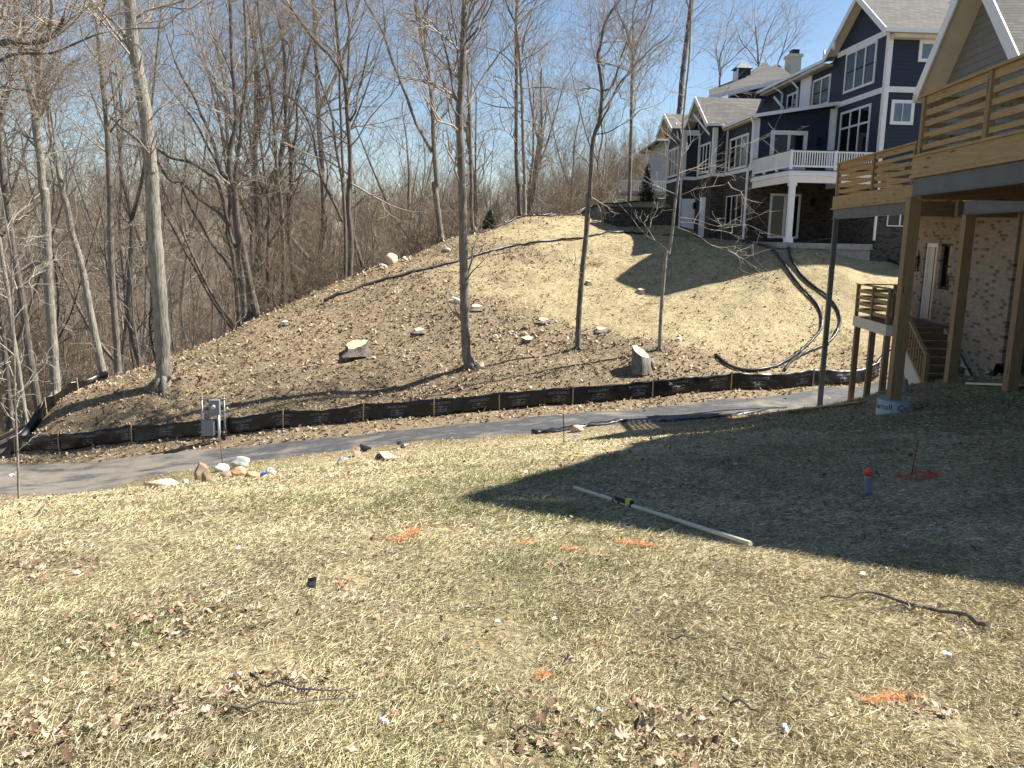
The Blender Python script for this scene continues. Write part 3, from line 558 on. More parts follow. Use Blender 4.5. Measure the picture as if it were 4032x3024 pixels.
q.poly([(X0 + .1, 9.86, 10.86), (X0 + .1, 19.1, 5.27), (X0 + 9, 19.1, 5.27), (X0 + 9, 9.86, 10.86)], (0, .1, .12)); q.poly([(X0 + .1, 9.84, 10.86), (X0 + 9, 9.84, 10.86), (X0 + 9, 4.3, 4.6), (X0 + .1, 4.3, 4.6)], (0, -.1, .12))
rf = q.build('roof', M['roof'], nh)
q = MB(); q.beam((X0 - .62, 24.55, 3.93), (X0 - .62, 21.94, 6.6), .04, .3); q.beam((X0 - .62, 19.15, 3.75), (X0 - .62, 21.94, 6.6), .04, .3); q.beam((X0 + .08, 9.85, 10.92), (X0 + .08, 19.15, 5.24), .04, .3); q.beam((X0 + .08, 9.85, 10.92), (X0 + .08, 4.25, 4.55), .04, .3); q.each('rake_board', M['white'], rf)
q = MB(); q.poly([(X0 - .58, 24.45, 3.9), (X0 + .02, 24.45, 3.9), (X0 + .02, 21.95, 6.45), (X0 - .58, 21.95, 6.45)], (0, .02, .03)); q.poly([(X0 - .58, 19.3, 3.75), (X0 + .02, 19.3, 3.75), (X0 + .02, 21.93, 6.45), (X0 - .58, 21.93, 6.45)], (0, -.02, .03)); q.box(X0 - .66, X0 + .1, 24.45, 24.62, 3.8, 3.98); q.each('soffit', M['cream'], rf)
q = MB(); q.beam((X0 - .02, 24.55, 4.0), (X0 - .02, 21.95, 6.55), .03, .1) ; 
q = MB(); 
for a, b_ in (((X0 + .62, 18.2, -.2), (X0 + .62, 18.2, -2.35)), ((X0 + .62, 18.2, -2.35), (X0 + .35, 18.1, -2.5))): q.beam(a, b_, .1, .09)
q.build('downspout', M['whitevinyl'], nh)
q = MB(); q.box(X0 + .2, X0 + .9, 18.7, 19.5, -3, 1.3); q.build('corner_board', M['darkmetal'], nh)
q = MB(); q.box(X0 + .88, X0 + .9, 13, 17.9, -2.6, -.3); q.build('dark_opening', M['dark'], nh)
# ---- timber deck
td = empty('timber_deck', (0, 0, 0), R(-4.1), label='new pine deck on steel beams, its horizontal board rails in two sections', cat='deck')
def rail_run(x, y0, y1, posts, zf, zr, boards, parent, pw=.09, x_in=None):
    r_ = MB(); r_.box(x - .07, x + .09, y0 - .05, y1 + .04, zr - .04, zr); r_.box(x - .015, x + .02, y0, y1, zr - .17, zr - .042)
    for a, b_ in boards: r_.box(x - .012, x + .022, y0, y1, a, b_)
    o = r_.build('railing', M['pine'], parent)
    for y in posts: MB().box(x - .05, x + .06, y - .055, y + .055, zf, zr - .042).build('post', M['pinepost'], o)
    return o
# far section
q = MB(); q.box(7.8, 7.84, 20.4, 26.56, .99, 1.34); q.box(7.84, 9.8, 26.52, 26.56, .99, 1.34); q.box(7.76, 7.88, 20.4, 26.62, .955, .99); q.each('fascia', M['pine'], td)
q = MB(); q.box(7.86, 9.8, 18.6, 26.5, 1.30, 1.335); q.each('deck_boards', M['pine'], td)
rail_run(7.82, 20.4, 26.3, (26.22, 23.2, 20.5), 1.36, 2.31, ((1.42, 1.51), (1.60, 1.70), (1.79, 1.89), (1.97, 2.06)), td)
q = MB(); q.box(7.84, 9.7, 26.2, 26.235, 2.12, 2.26); 
for a, b_ in ((1.42, 1.51), (1.60, 1.70), (1.79, 1.89), (1.97, 2.06)): q.box(7.9, 9.7, 26.2, 26.23, a, b_)
q.box(7.8, 9.7, 26.14, 26.3, 2.27, 2.31); q.build('end_railing', M['pine'], td)
# near section
q = MB(); q.box(5.80, 5.84, 8, 15.34, 1.16, 1.45); q.box(5.84, 9.8, 15.3, 15.34, 1.10, 1.45); q.box(5.77, 5.87, 8, 15.38, 1.452, 1.49); q.box(5.78, 5.86, 8, 15.37, 1.10, 1.155); q.each('fascia', M['pine'], td)
q = MB(); q.box(5.87, 10.6, 8, 15.29, 1.40, 1.448); q.box(8.0, 9.8, 15.35, 18.5, 1.28, 1.32); q.each('deck_boards', M['pine'], td)
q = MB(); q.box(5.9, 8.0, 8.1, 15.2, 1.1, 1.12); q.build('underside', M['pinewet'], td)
bds = ((1.55, 1.63), (1.73, 1.83), (1.93, 2.02), (2.10, 2.20))
rail_run(5.82, 8, 15.2, (15.05, 12.76, 10.4), 1.49, 2.46, bds, td)
q = MB(); q.box(5.84, 9.7, 15.14, 15.18, 2.29, 2.42)
for a, b_ in bds: q.box(5.9, 9.7, 15.14, 15.175, a, b_)
q.box(5.8, 9.7, 15.08, 15.24, 2.421, 2.46); q.build('end_railing', M['pine'], td)
def ibeam(x, y0, y1, z0, z1, name='steel_beam', wd=.13):
    b = MB(); b.box(x - .005, x + .005, y0, y1, z0 + .012, z1 - .012); b.box(x - wd / 2, x + wd / 2, y0, y1, z0, z0 + .011); b.box(x - wd / 2, x + wd / 2, y0, y1, z1 - .011, z1); return b.build(name, M['steel'], td)
def chan(x, y0, y1, z0, z1):            # channel with its web outwards
    b = MB(); b.box(x, x + .01, y0, y1, z0, z1); b.box(x - .035, x + .1, y0 + .005, y1 - .005, z0 - .012, z0 - .001); b.box(x + .01, x + .1, y0, y1, z1 - .011, z1 - .001); return b.build('steel_beam', M['steel'], td)
chan(7.83, 20.4, 26.5, .685, .953); chan(5.84, 8, 15.32, .81, 1.095); chan(8.1, 12, 18.4, .61, .87)
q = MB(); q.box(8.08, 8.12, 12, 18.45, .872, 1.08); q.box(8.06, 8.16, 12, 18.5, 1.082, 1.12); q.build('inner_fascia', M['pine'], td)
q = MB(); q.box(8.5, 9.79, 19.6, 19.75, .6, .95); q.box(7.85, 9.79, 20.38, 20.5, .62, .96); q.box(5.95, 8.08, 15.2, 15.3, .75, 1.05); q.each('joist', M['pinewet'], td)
q = MB(); x, y = 7.87, 26.3; q.box(x - .07, x + .07, y - .07, y + .07, -5.9, .672); q.box(x - .12, x + .1, y - .1, y + .1, .66, .674); bevel(q.build('steel_post', M['steel'], td), .008)
def post(x, y, z0, z1, w_=.19): return MB().box(x - w_ / 2, x + w_ / 2, y - w_ / 2, y + w_ / 2, z0, z1).build('post', M['pinepost'], td)
post(6.0, 15.62, -2.88, .80, .20); post(8.2, 18.35, -3.3, .60, .20); post(8.2, 15.9, -3.3, .60, .20)
# ---- landing and stairs
ls = empty('entry_stairs', (0, 0, 0), R(-4.1), label='small pine landing and stairs down from the side door of the brick house', cat='stairs')
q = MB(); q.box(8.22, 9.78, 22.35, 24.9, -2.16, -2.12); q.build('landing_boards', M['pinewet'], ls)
q = MB(); q.box(8.2, 8.24, 22.3, 24.95, -2.42, -2.13); q.box(8.24, 8.6, 22.3, 22.34, -2.42, -2.13); q.box(8.24, 9.78, 24.9, 24.95, -2.42, -2.13); q.build('rim_board', M['cream'], ls)
for x, y, zb in ((8.3, 23.55, -4.9), (8.3, 22.45, -4.5), (8.3, 24.8, -5.2)): MB().box(x - .07, x + .07, y - .07, y + .07, zb, -2.43).build('post', M['pinepost'], ls)
rb = MB(); rb.box(8.2, 8.34, 22.4, 24.95, -1.22, -1.185)
for a in (-1.38, -1.56, -1.74, -1.93): rb.box(8.25, 8.28, 22.45, 24.9, a - .06, a + .035)
rb.box(8.34, 9.7, 24.85, 24.98, -1.22, -1.185)
for a in (-1.38, -1.56, -1.74, -1.93): rb.box(8.35, 9.7, 24.9, 24.93, a - .06, a + .035)
rr = rb.build('railing', M['pine'], ls)
for x, y in ((8.26, 23.6), (8.26, 22.42), (8.26, 24.88), (9.3, 24.9)): MB().box(x - .045, x + .045, y - .045, y + .045, -2.12, -1.222).build('rail_post', M['pinepost'], rr)
zt, nst = -2.14, 8; run = .285; rise = .172
for i in range(nst):
    y1 = 22.34 - i * run; z = zt - (i + 1) * rise
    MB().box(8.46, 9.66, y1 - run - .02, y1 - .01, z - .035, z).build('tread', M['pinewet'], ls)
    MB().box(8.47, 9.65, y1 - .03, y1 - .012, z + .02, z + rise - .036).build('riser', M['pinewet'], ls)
q = MB()
for x in (8.42, 9.68): q.poly([(x, 22.33, -2.2), (x, 22.33, -2.75), (x, 20.3, -3.9), (x, 20.05, -3.9), (x, 20.05, -3.52)], (.035, 0, 0))
q.build('stringer', M['cream'], ls)
q = MB(); q.beam((8.4, 22.4, -1.25), (8.4, 20.12, -2.62), .09, .05); q.beam((8.4, 22.4, -2.05), (8.4, 20.12, -3.35), .05, .07)
hr = q.build('stair_rail', M['pine'], ls); q = MB()
for i in range(14): y = 22.3 - i * .155; zt_ = -1.25 - (22.4 - y) * .6; q.box(8.385, 8.42, y - .018, y + .018, zt_ - .82, zt_ - .02)
q.build('balusters', M['pine'], hr); MB().box(8.35, 8.45, 20.04, 20.14, -3.6, -2.62).build('newel', M['pinepost'], hr)
# concrete form tubes
def toworld(x, y, z, a=4.1):
    t = R(a); return (x * math.cos(t) + y * math.sin(t), -x * math.sin(t) + y * math.cos(t), z)
def text_mesh(lines, sizes, ys, bold=.0, align='CENTER'):
    vs, fs = [], []
    for s_, sz, y in zip(lines, sizes, ys):
        cu2 = bpy.data.curves.new('lettering', 'FONT'); cu2.body = s_; cu2.size = sz; cu2.align_x = align; cu2.offset = bold; cu2.resolution_u = 2; cu2.extrude = .0
        o = bpy.data.objects.new('lettering', cu2); col.objects.link(o); dg = bpy.context.evaluated_depsgraph_get(); dg.update()
        me = bpy.data.meshes.new_from_object(o.evaluated_get(dg)); n = len(vs)
        vs += [(v.co.x, v.co.y + y) for v in me.vertices]; fs += [tuple(i + n for i in p.vertices) for p in me.polygons]
        bpy.data.objects.remove(o); bpy.data.curves.remove(cu2); bpy.data.meshes.remove(me)
    return vs, fs
for (x, y, zb, zt_, r_, txt, lab) in ((6.02, 15.62, -3.5, -2.87, .30, True, 'printed cardboard tube footing under the biggest deck post'), (7.2, 18.6, -4.2, -3.0, .2, False, 'plain cardboard tube footing behind the biggest deck post')):
    wx, wy, _ = toworld(x, y, 0); g = T(wx, wy)
    if not txt: zt_ = g + .32
    o = empty('footing', (wx, wy, g), label=lab, cat='footing', group='deck footings')
    b = MB(); b.tube([(0, 0, -.5), (0, 0, zt_ - g)], r_, 40); b.build('form_tube', M['tubewrap'], o)
    b = MB(); b.tube([(0, 0, zt_ - g), (0, 0, zt_ - g + .01)], r_ - .012, 40); b.build('concrete_top', M['concrete'], o)
    if txt:
        vs, fs = text_mesh(['Carroll  Co'], [.15], [0], .002); V3 = []
        for a, c in vs: th = a / r_ - .35 - math.atan2(wx, wy); V3.append(((r_ + .004) * math.sin(th), -(r_ + .004) * math.cos(th), zt_ - g - .16 + c))
        b = MB(); b.add(V3, fs); b.build('lettering', M['greenblack'], o)
# ================================================================== SILT FENCE
def smooth(pts, n=8):
    """Catmull-Rom through points"""
    P = [Vector(p) for p in pts]; P = [P[0] * 2 - P[1]] + P + [P[-1] * 2 - P[-2]]; out = []
    for i in range(1, len(P) - 2):
        for k in range(n):
            t = k / n; a, b, c, d = P[i - 1:i + 3]
            out.append(.5 * ((2 * b) + (c - a) * t + (2 * a - 5 * b + 4 * c - d) * t * t + (3 * b - a - 3 * c + d) * t ** 3))
    out.append(P[-2]); return out
def polyline_at(pts):
    L = [0]
    for a, b in zip(pts[:-1], pts[1:]): L.append(L[-1] + (b - a).length)
    def f(s_):
        s_ = max(0, min(L[-1] - 1e-4, s_)); i = max(j for j in range(len(L) - 1) if L[j] <= s_); t = (s_ - L[i]) / (L[i + 1] - L[i]); return pts[i].lerp(pts[i + 1], t), (pts[i + 1] - pts[i]).normalized()
    return f, L[-1]
TX = [text_mesh(['DAGUE SUPPLY'], [.098], [.30], .0012), text_mesh(['765-288-9974'], [.078], [.10], .001)]
def arc(cx, cy, rx, ry, a0, a1, w_, n=9):
    vs = []; fs = []
    for i in range(n):
        t = R(a0 + (a1 - a0) * i / (n - 1)); vs += [(cx + rx * math.cos(t), cy + ry * math.sin(t)), (cx + (rx - w_) * math.cos(t), cy + (ry - w_) * math.sin(t))]
    for i in range(n - 1): fs.append((2 * i, 2 * i + 2, 2 * i + 3, 2 * i + 1))
    return vs, fs
EMB = [arc(-.07, .20, .15, .055, 10, 175, .012), arc(.09, .20, .16, .05, 5, 165, .012), arc(-.05, .195, .10, .035, 190, 330, .01), arc(.10, .195, .10, .03, 200, 350, .01), arc(-.01, .215, .03, .055, 60, 290, .012), arc(.055, .205, .04, .04, 90, 270, .01)]
EMB += [([(.0, .17), (.014, .17), (.022, .27), (.008, .27)], [(0, 1, 2, 3)]), ([(-.2, .178), (.22, .165), (.22, .172), (-.2, .185)], [(0, 1, 2, 3)])]
def fence(name, label, base, stakes, texts, hgt=.60, lean=.0, sag=.05, seed=1, group='black silt fences along the slope'):
    rng = random.Random(seed); pts = smooth([Vector(p) for p in base], 10)
    for p in pts: p.z = T(p.x, p.y) - .02
    f, L = polyline_at(pts); root = empty(name, tuple(pts[0]), label=label, cat='silt fence', group=group); o0 = Vector(pts[0]); n = int(L / .07); S = sorted(stakes)
    def surf(s_, h):                   # point on the cloth, h metres above its foot
        p, d = f(s_); nrm = Vector((d.y, -d.x, 0)).normalized()
        if nrm.y > 0: nrm = -nrm
        k = min((abs(s_ - q) for q in S), default=9); prev = max([q for q in S if q <= s_], default=0); nx = min([q for q in S if q > s_], default=L); t = (s_ - prev) / max(nx - prev, .1); bay = math.sin(math.pi * t)
        top = hgt - sag * bay * (.3 + vn(prev * 3.1, 2.2) * 2.2) + .012 * math.sin(s_ * 7); u = h / hgt; z = h * top / hgt
        off = .16 * bay * math.sin(u * math.pi * .9) * (vn(prev * 5.3, 9.1) - .35) + .06 * (vn(s_ * 2.2, u * 2.6 + seed) - .5) + .03 * (vn(s_ * 6 + u * 3, u * 5 + seed) - .5) + .016 * math.sin(s_ * 9 + u * 5) * bay + lean * u
        dia = (t - u) ; off += .03 * math.exp(-(dia * 4) ** 2) * (1 if vn(prev, 1.1) > .4 else 0)
        return p + nrm * off + Vector((0, 0, z)), nrm, d
    vs = []; fs = []; m = 9
    for i in range(n + 1):
        for j in range(m): vs.append(tuple(surf(L * i / n, hgt * j / (m - 1))[0] - o0))
    for i in range(n):
        for j in range(m - 1): a = i * m + j; fs.append((a, a + m, a + m + 1, a + 1))
    b = MB(); b.add(vs, fs, True); cloth = b.build('fabric', M['fabric'], root); sd = cloth.modifiers.new('thickness', 'SOLIDIFY'); sd.thickness = .006; sd.offset = 1
    for s_ in S:
        p, nrm, d = surf(s_, hgt * .5); q, _ = f(s_); q = q + nrm * (.028 + lean * .5); tilt = Vector((rng.uniform(-.03, .03), rng.uniform(-.02, .02), 1)).normalized()
        b = MB(); b.beam(q + tilt * -.12 - o0 , q + nrm * lean * .5 + tilt * (hgt + rng.uniform(.03, .07)) - o0, .038, .038); b.build('stake', M['stake'], root)
    for s_ in texts:
        for vv, ff, nm in [(TX[0][0], TX[0][1], 'lettering'), (TX[1][0], TX[1][1], 'number'), (None, None, 'emblem')]:
            b = MB()
            if vv is None:
                for av, af in EMB: b.add([tuple(surf(s_ + x, y * hgt / .46)[0] + surf(s_ + x, y)[1] * .009 - o0) for x, y in av], af)
            else: b.add([tuple(surf(s_ + x, y * hgt / .46)[0] + surf(s_ + x, y)[1] * .009 - o0) for x, y in vv], ff)
            me = bpy.data.meshes.new(nm); me.from_pydata(b.v, [], b.f); link(nm, me, M['print'], cloth)
    return L, f
def s_of(f, L, u):                     # distance along the fence seen at picture column u
    best = (9e9, 0)
    for i in range(600):
        p, _ = f(L * i / 599); d = ray(u, 1650); e = abs(p.x / p.y - d[0] / d[1])
        if e < best[0]: best = (e, L * i / 599)
    return best[1]
pts0 = smooth([Vector(p) for p in fenp], 10); f0, L0 = polyline_at(pts0)
stk = [s_of(f0, L0, u) for u in (50, 228, 517, 802, 1119, 1429, 1709, 1964, 2257, 2565, 2868, 3185)]
tx = [s_of(f0, L0, u) for u in (202, 345, 495, 649, 800, 954, 1108, 1263, 1417, 1565, 1733, 1885, 2041, 2198, 2352, 2510, 2664, 2819, 2983, 3147, 3303, 3430)]
fence('silt_fence', 'long black printed silt fence between the hillside and the path', fenp, stk, tx, seed=2)
fence('silt_fence', 'short dull silt fence climbing away behind the bare trunks at the left', [at(*q) for q in FEN2], [2.0, 4.4, 6.4], [], .55, -.10, .10, 5)
# a lower run of loose cloth along the near edge of the path
def ribbon(name, label, cat, pix, wid, m, hgt=.05, seed=0, group=None):
    P_ = [GP(u, v) for u, v in pix]; P_ = smooth([Vector(p) for p in P_ if p], 8); b = MB(); vs = []; fs = []; o0 = P_[0].copy()
    for i, p in enumerate(P_):
        w_ = wid * (.35 + .9 * vn(i * .35, seed + .3)) * min(1, i / 3, (len(P_) - 1 - i) / 3 + .05)
        for k in range(6):
            t = k / 5; y = p.y - w_ * (t - .5); z = T(p.x, y) + .012 + hgt * math.sin(t * math.pi) * (.3 + vn(i * .9, k * .8 + seed)); vs.append((p.x - o0.x, y - o0.y, z - o0.z))
    for i in range(len(P_) - 1):
        for k in range(5): a = i * 6 + k; fs.append((a, a + 6, a + 7, a + 1))
    b.add(vs, fs, True); o = b.build(name, m, None, tuple(o0)); sd = o.modifiers.new('t', 'SOLIDIFY'); sd.thickness = .006
    return tag(o, label, cat, group)
ribbon('landscape_cloth', 'loose black cloth strip beside the round path stone', 'cloth', [(1148, 937), (1180, 934), (1240, 926), (1300, 917), (1360, 911)], .35, M['blackplastic'], .12, 1)
ribbon('landscape_cloth', 'second black cloth strip, further right along the path edge', 'cloth', [(1425, 912), (1500, 906), (1560, 901), (1620, 893), (1700, 884)], .25, M['blackplastic'], .08, 4)
# ================================================================== DRAIN HOSES
def hose(label, pix, r_=.055, rib=True, start=None, end_drop=False):
    P_ = [GP(u, v) for u, v in pix]; P_ = [Vector(p) for p in P_ if p]
    if start: P_ = [Vector(start)] + P_
    P_ = smooth(P_, 14); o0 = P_[0].copy(); ln = [P_[0]]
    for p in P_[1:]:
        if (p - ln[-1]).length > .05: ln.append(p)
    for p in ln: p.z = T(p.x, p.y) + r_ + .015 + .03 * vn(p.x * 1.7, p.y * 1.7)
    d = []; rr = []; acc = 0
    f, L = polyline_at(ln); n = int(L / .035) if rib else len(ln)
    for i in range(n): p, _ = f(L * i / (n - 1)); d.append(p - o0); rr.append(r_ * (1.06 if i % 2 else .9) if rib else r_)
    b = MB(); b.tube(d, rr, 10)
    return tag(b.build('drain_hose', M['blackplastic'], None, tuple(o0)), label, 'hose')
hose('long black corrugated hose snaking across the slope to the woods', [(700, 653), (740, 636), (790, 618), (850, 602), (920, 584), (1000, 563), (1060, 545), (1110, 533), (1160, 525), (1210, 520), (1255, 517), (1300, 507), (1345, 504), (1400, 508), (1450, 513)])
hose('black hose from the left corner downspout curling to an open end on grass', [(1612, 526), (1640, 531), (1670, 545), (1690, 570), (1715, 605), (1745, 640), (1768, 668), (1775, 695), (1768, 722), (1735, 756), (1700, 782), (1655, 800), (1610, 803), (1572, 792), (1545, 770)])
hose('black hose from the white deck column, outer one of the two side by side', [(1703, 536), (1706, 558), (1725, 590), (1755, 620), (1785, 642), (1805, 665), (1815, 695), (1805, 725), (1780, 748), (1740, 766), (1712, 782), (1695, 803)])
hose('black hose from the downspout right of the patio, passing behind the timber deck', [(1882, 546), (1910, 560), (1940, 574), (1975, 592), (2000, 620), (1990, 680), (1960, 730), (1915, 765), (1893, 790)])
hose('thin black hose on the crest beside the twin trees', [(1035, 490), (1070, 475), (1110, 464), (1150, 455), (1200, 449), (1280, 444), (1360, 439), (1420, 436)], .045)
hose('topmost black hose along the wood edge', [(1150, 450), (1200, 444), (1260, 438), (1330, 433), (1420, 429)], .04)
# ================================================================== STONES, STUMPS
M['stone_tan'] = two('tan_stone', (.42, .34, .22), (.58, .50, .36), 5, .9, .02)
M['stone_grey'] = two('grey_stone', (.26, .27, .24), (.46, .46, .41), 6, .9, .02)
M['stone_brown'] = two('brown_stone', (.22, .155, .105), (.34, .25, .17), 4, .9, .02)
M['stone_orange'] = two('orange_stone', (.46, .25, .13), (.56, .34, .2), 4, .9, .01)
M['stone_white'] = two('white_stone', (.55, .52, .44), (.72, .69, .60), 5, .9, .01)
def stone(label, u, v, wpx, hpx, m, depth=1.0, seed=0, name='stone', group=None, cat='stone', tilt=0):
    g = GP(u, v + hpx * .35)
    if not g: return
    sc_ = g[1] * 1.02 * PS / FPX; a = wpx * sc_ / 2; h = hpx * sc_ * .62; rng = np.random.RandomState(seed); import bmesh
    bm = bmesh.new(); bmesh.ops.create_icosphere(bm, subdivisions=4, radius=1); k = rng.uniform(-9, 9, 6)
    pl = [Vector(rng.normal(size=3)).normalized() for _ in range(9)]; pd = [rng.uniform(.62, .92) for _ in pl]
    for q in bm.verts:
        c = q.co; 
        for n_v, dd in zip(pl, pd):
            e = c.dot(n_v)
            if e > dd: c = c - n_v * (e - dd) * .85
        s_ = 1 + .07 * math.sin(c.x * 4 + k[0]) * math.cos(c.y * 3.5 + k[1]) + .05 * math.sin(c.z * 6 + k[2] + c.x * 3) + .025 * math.sin(c.y * 14 + k[3]) * math.sin(c.x * 13 + k[4])
        q.co = Vector((c.x * a * s_, c.y * a * depth * s_, c.z * h * s_))
    for f in bm.faces: f.smooth = True
    me = bpy.data.meshes.new(name); bm.to_mesh(me); bm.free(); me.set_sharp_from_angle(angle=R(30))
    o = link(name, me, M[m]); o.location = (g[0], g[1] + a * depth * .3, g[2] + h * .45); o.rotation_euler = (rng.uniform(-.15, .15), tilt + rng.uniform(-.1, .1), rng.uniform(0, 1)); return tag(o, label, cat, group)
SG = 'stones heaped beside the path'
stone('tall brown pointed stone, left one of the heap by the path', 433, 1020, 34, 50, 'stone_brown', .7, 1, group=SG, tilt=.2)
stone('small brown slab leaning against the tall pointed stone', 446, 1030, 22, 36, 'stone_brown', .6, 2, group=SG)
stone('big pale grey boulder on top of the heap by the path', 517, 1001, 44, 26, 'stone_grey', .8, 3, group=SG)
stone('flat white stone in the middle of the heap behind the red rod', 478, 1012, 34, 18, 'stone_white', .7, 4, group=SG)
stone('orange sandstone block below the grey boulder', 514, 1022, 38, 26, 'stone_orange', .8, 5, group=SG)
stone('pinkish stone at the right end of the heap', 545, 1027, 34, 16, 'stone_orange', .8, 6, group=SG)
stone('dark stone under the flat white stone', 488, 1026, 40, 14, 'stone_brown', .7, 7, group=SG)
stone('round cream stone right of the heap', 585, 1020, 24, 20, 'stone_white', .9, 8)
stone('long flat pinkish slab left of the heap', 344, 1046, 70, 22, 'stone_tan', .5, 9)
stone('round tan stone on the path edge between the cloth strips', 1246, 927, 28, 17, 'stone_tan', .8, 11)
stone('large cream boulder on the wood edge above the hose', 844, 561, 34, 26, 'stone_tan', .8, 12)
stone('cut log round under the large cream boulder', 828, 577, 18, 12, 'stone_tan', 1.2, 13)
stone('small cream stone right of the large boulder', 874, 560, 13, 12, 'stone_tan', .9, 14)
stone('pale grey stone left of the big bare trunk on the hillside', 983, 649, 24, 13, 'stone_white', .8, 15)
stone('cream stone touching the root of the big middle tree', 1037, 790, 20, 18, 'stone_tan', .7, 16)
stone('angular cream stone below the scatter of chips', 1069, 729, 15, 12, 'stone_tan', .9, 17)
stone('brown stone above the little mushroom shaped stump', 1136, 707, 15, 10, 'stone_brown', .9, 18)
stone('tan stone between the brown stone and the mushroom stump', 1133, 721, 17, 10, 'stone_tan', .9, 19)
stone('small tan stone touching the mushroom stump', 1139, 728, 13, 8, 'stone_tan', .9, 20)
stone('white stone on the grass right of the thin tree', 1466, 734, 16, 8, 'stone_white', .9, 21)
stone('tiny white stone above the white stone on the grass', 1467, 726, 9, 6, 'stone_white', .9, 22)
stone('greenish stone under the trees at the crest', 965, 540, 20, 10, 'stone_grey', .9, 23)
stone('small cream stone on the grass beyond the path edge debris', 1120, 972, 10, 6, 'stone_white', .9, 24)
rg = random.Random(5)
for i in range(34):
    u, v = rg.gauss(1092, 26), rg.gauss(722, 9)
    stone('pale wood chip or pebble among the scatter near the middle trees', u, v, rg.uniform(3, 8), rg.uniform(2, 4), rg.choice(['stone_white', 'stone_tan']), 1, 40 + i, 'pebble', 'pebbles scattered near the middle trees', 'pebble')
M['cutwood'] = two('fresh_cut_wood', (.55, .42, .26), (.68, .55, .36), 7, .8, .004, (1, 1, 6))
def stump(label, u, v, wpx, hpx, seed=0, flare=1.35, jag=False, group='cut tree stumps on the hillside'):
    g = GP(u, v + hpx * .5); s_ = g[1] * PS / FPX; r_ = wpx * s_ / 2; h = hpx * s_ * .95; rng = random.Random(seed); n = 40
    root = empty('stump', g, label=label, cat='stump', group=group); ph = [rng.uniform(0, 6) for _ in range(4)]
    def rad(t): return r_ * (1 + .12 * math.sin(3 * t + ph[0]) + .07 * math.sin(5 * t + ph[1]) + .03 * math.sin(11 * t + ph[2]))
    vs = []; fs = []; lv = [(-.25, flare * 1.25), (0, flare * 1.1), (.25, flare * .98), (.6, 1.02), (1, 1.0)]
    if jag: lv = [(-.25, 1.5), (0, 1.3), (.3, 1.12), (.6, 1.02), (1, 1.0)]
    for a, q in lv:
        for i in range(n):
            t = 2 * math.pi * i / n; x = rad(t) * (q if a < .6 else 1) * (1 + (.25 * max(0, math.sin(3 * t + ph[3])) if a < .3 else 0)); sl_ = ((.30 * x * math.sin(t) + .16 * x * math.cos(t) + .03 * x * math.sin(9 * t)) if jag else .22 * x * math.sin(t)) * (a >= 1)
            vs.append((x * math.cos(t), x * math.sin(t) * .9, h * a + sl_))
    for j in range(len(lv) - 1):
        for i in range(n): fs.append((j * n + i, j * n + (i + 1) % n, (j + 1) * n + (i + 1) % n, (j + 1) * n + i))
    b = MB(); b.add(vs, fs, True); b.build('bark', M['bark_dark' if jag else 'bark_grey'], root)
    top = vs[-n:]; b = MB(); b.add([(x * .97, y * .97, z + .006) for x, y, z in top] + [(0, 0, h + .006)], [(i, (i + 1) % n, n) for i in range(n)]); b.build('cut_face', M['cutwood'], root)
stump('large freshly cut stump with a slanting pale top in the middle of the brown slope', 770, 752, 46, 20, 1, 1.25, True)
stump('little mushroom shaped stump below the tan stones', 1140, 735, 24, 11, 2, .75)
stump('low dark stump on the grass above the stones', 1174, 692, 22, 6, 3)
stump('low pale stump between the two thin trees', 1298, 712, 20, 6, 4)
stump('small cut stump at the edge of the house shadow', 1386, 628, 16, 7, 5)
stump('small pale stump behind the second thin tree', 1272, 610, 12, 7, 6)
stump('dark broken stump right of the big bare trunk', 1030, 664, 22, 8, 7)
stump('dark low stump left of the big bare trunk', 905, 714, 20, 6, 8)
stump('small stump far left on the slope', 616, 697, 14, 6, 9)
# upright log with a sawn end
g = GP(1385, 797); root = empty('cut_log', g, label='thick short log standing on its end near the second thin tree, with slanting sawn face', cat='log')
vs = []; fs = []; n = 30
for j, (hh, rr_) in enumerate(((-.15, .40), (.1, .36), (.4, .32), (1, .29))):
    for i in range(n):
        t = 2 * math.pi * i / n; q = rr_ * (1 + .06 * math.sin(3 * t + 1) + .03 * math.sin(7 * t)); x, y = q * math.cos(t), q * math.sin(t) * .9; z = hh if j < 3 else .60 - .55 * x + .45 * y
        vs.append((x - .06 * max(hh, 0), y, z))
for j in range(3):
    for i in range(n): fs.append((j * n + i, j * n + (i + 1) % n, (j + 1) * n + (i + 1) % n, (j + 1) * n + i))
b = MB(); b.add(vs, fs, True); b.build('bark', M['bark_grey'], root)
top = [(x + .008, y * .96, z + .006) for x, y, z in vs[-n:]]; b = MB(); b.add(top + [(-.055, 0, .608)], [(i, (i + 1) % n, n) for i in range(n)]); b.build('cut_face', M['stone_tan'], root)
b = MB(); b.tube([(.3, .05, -.05), (.36, .02, .2), (.3, .05, .36)], [.12, .14, .08], 12); b.build('knot', M['bark_pale'], root)
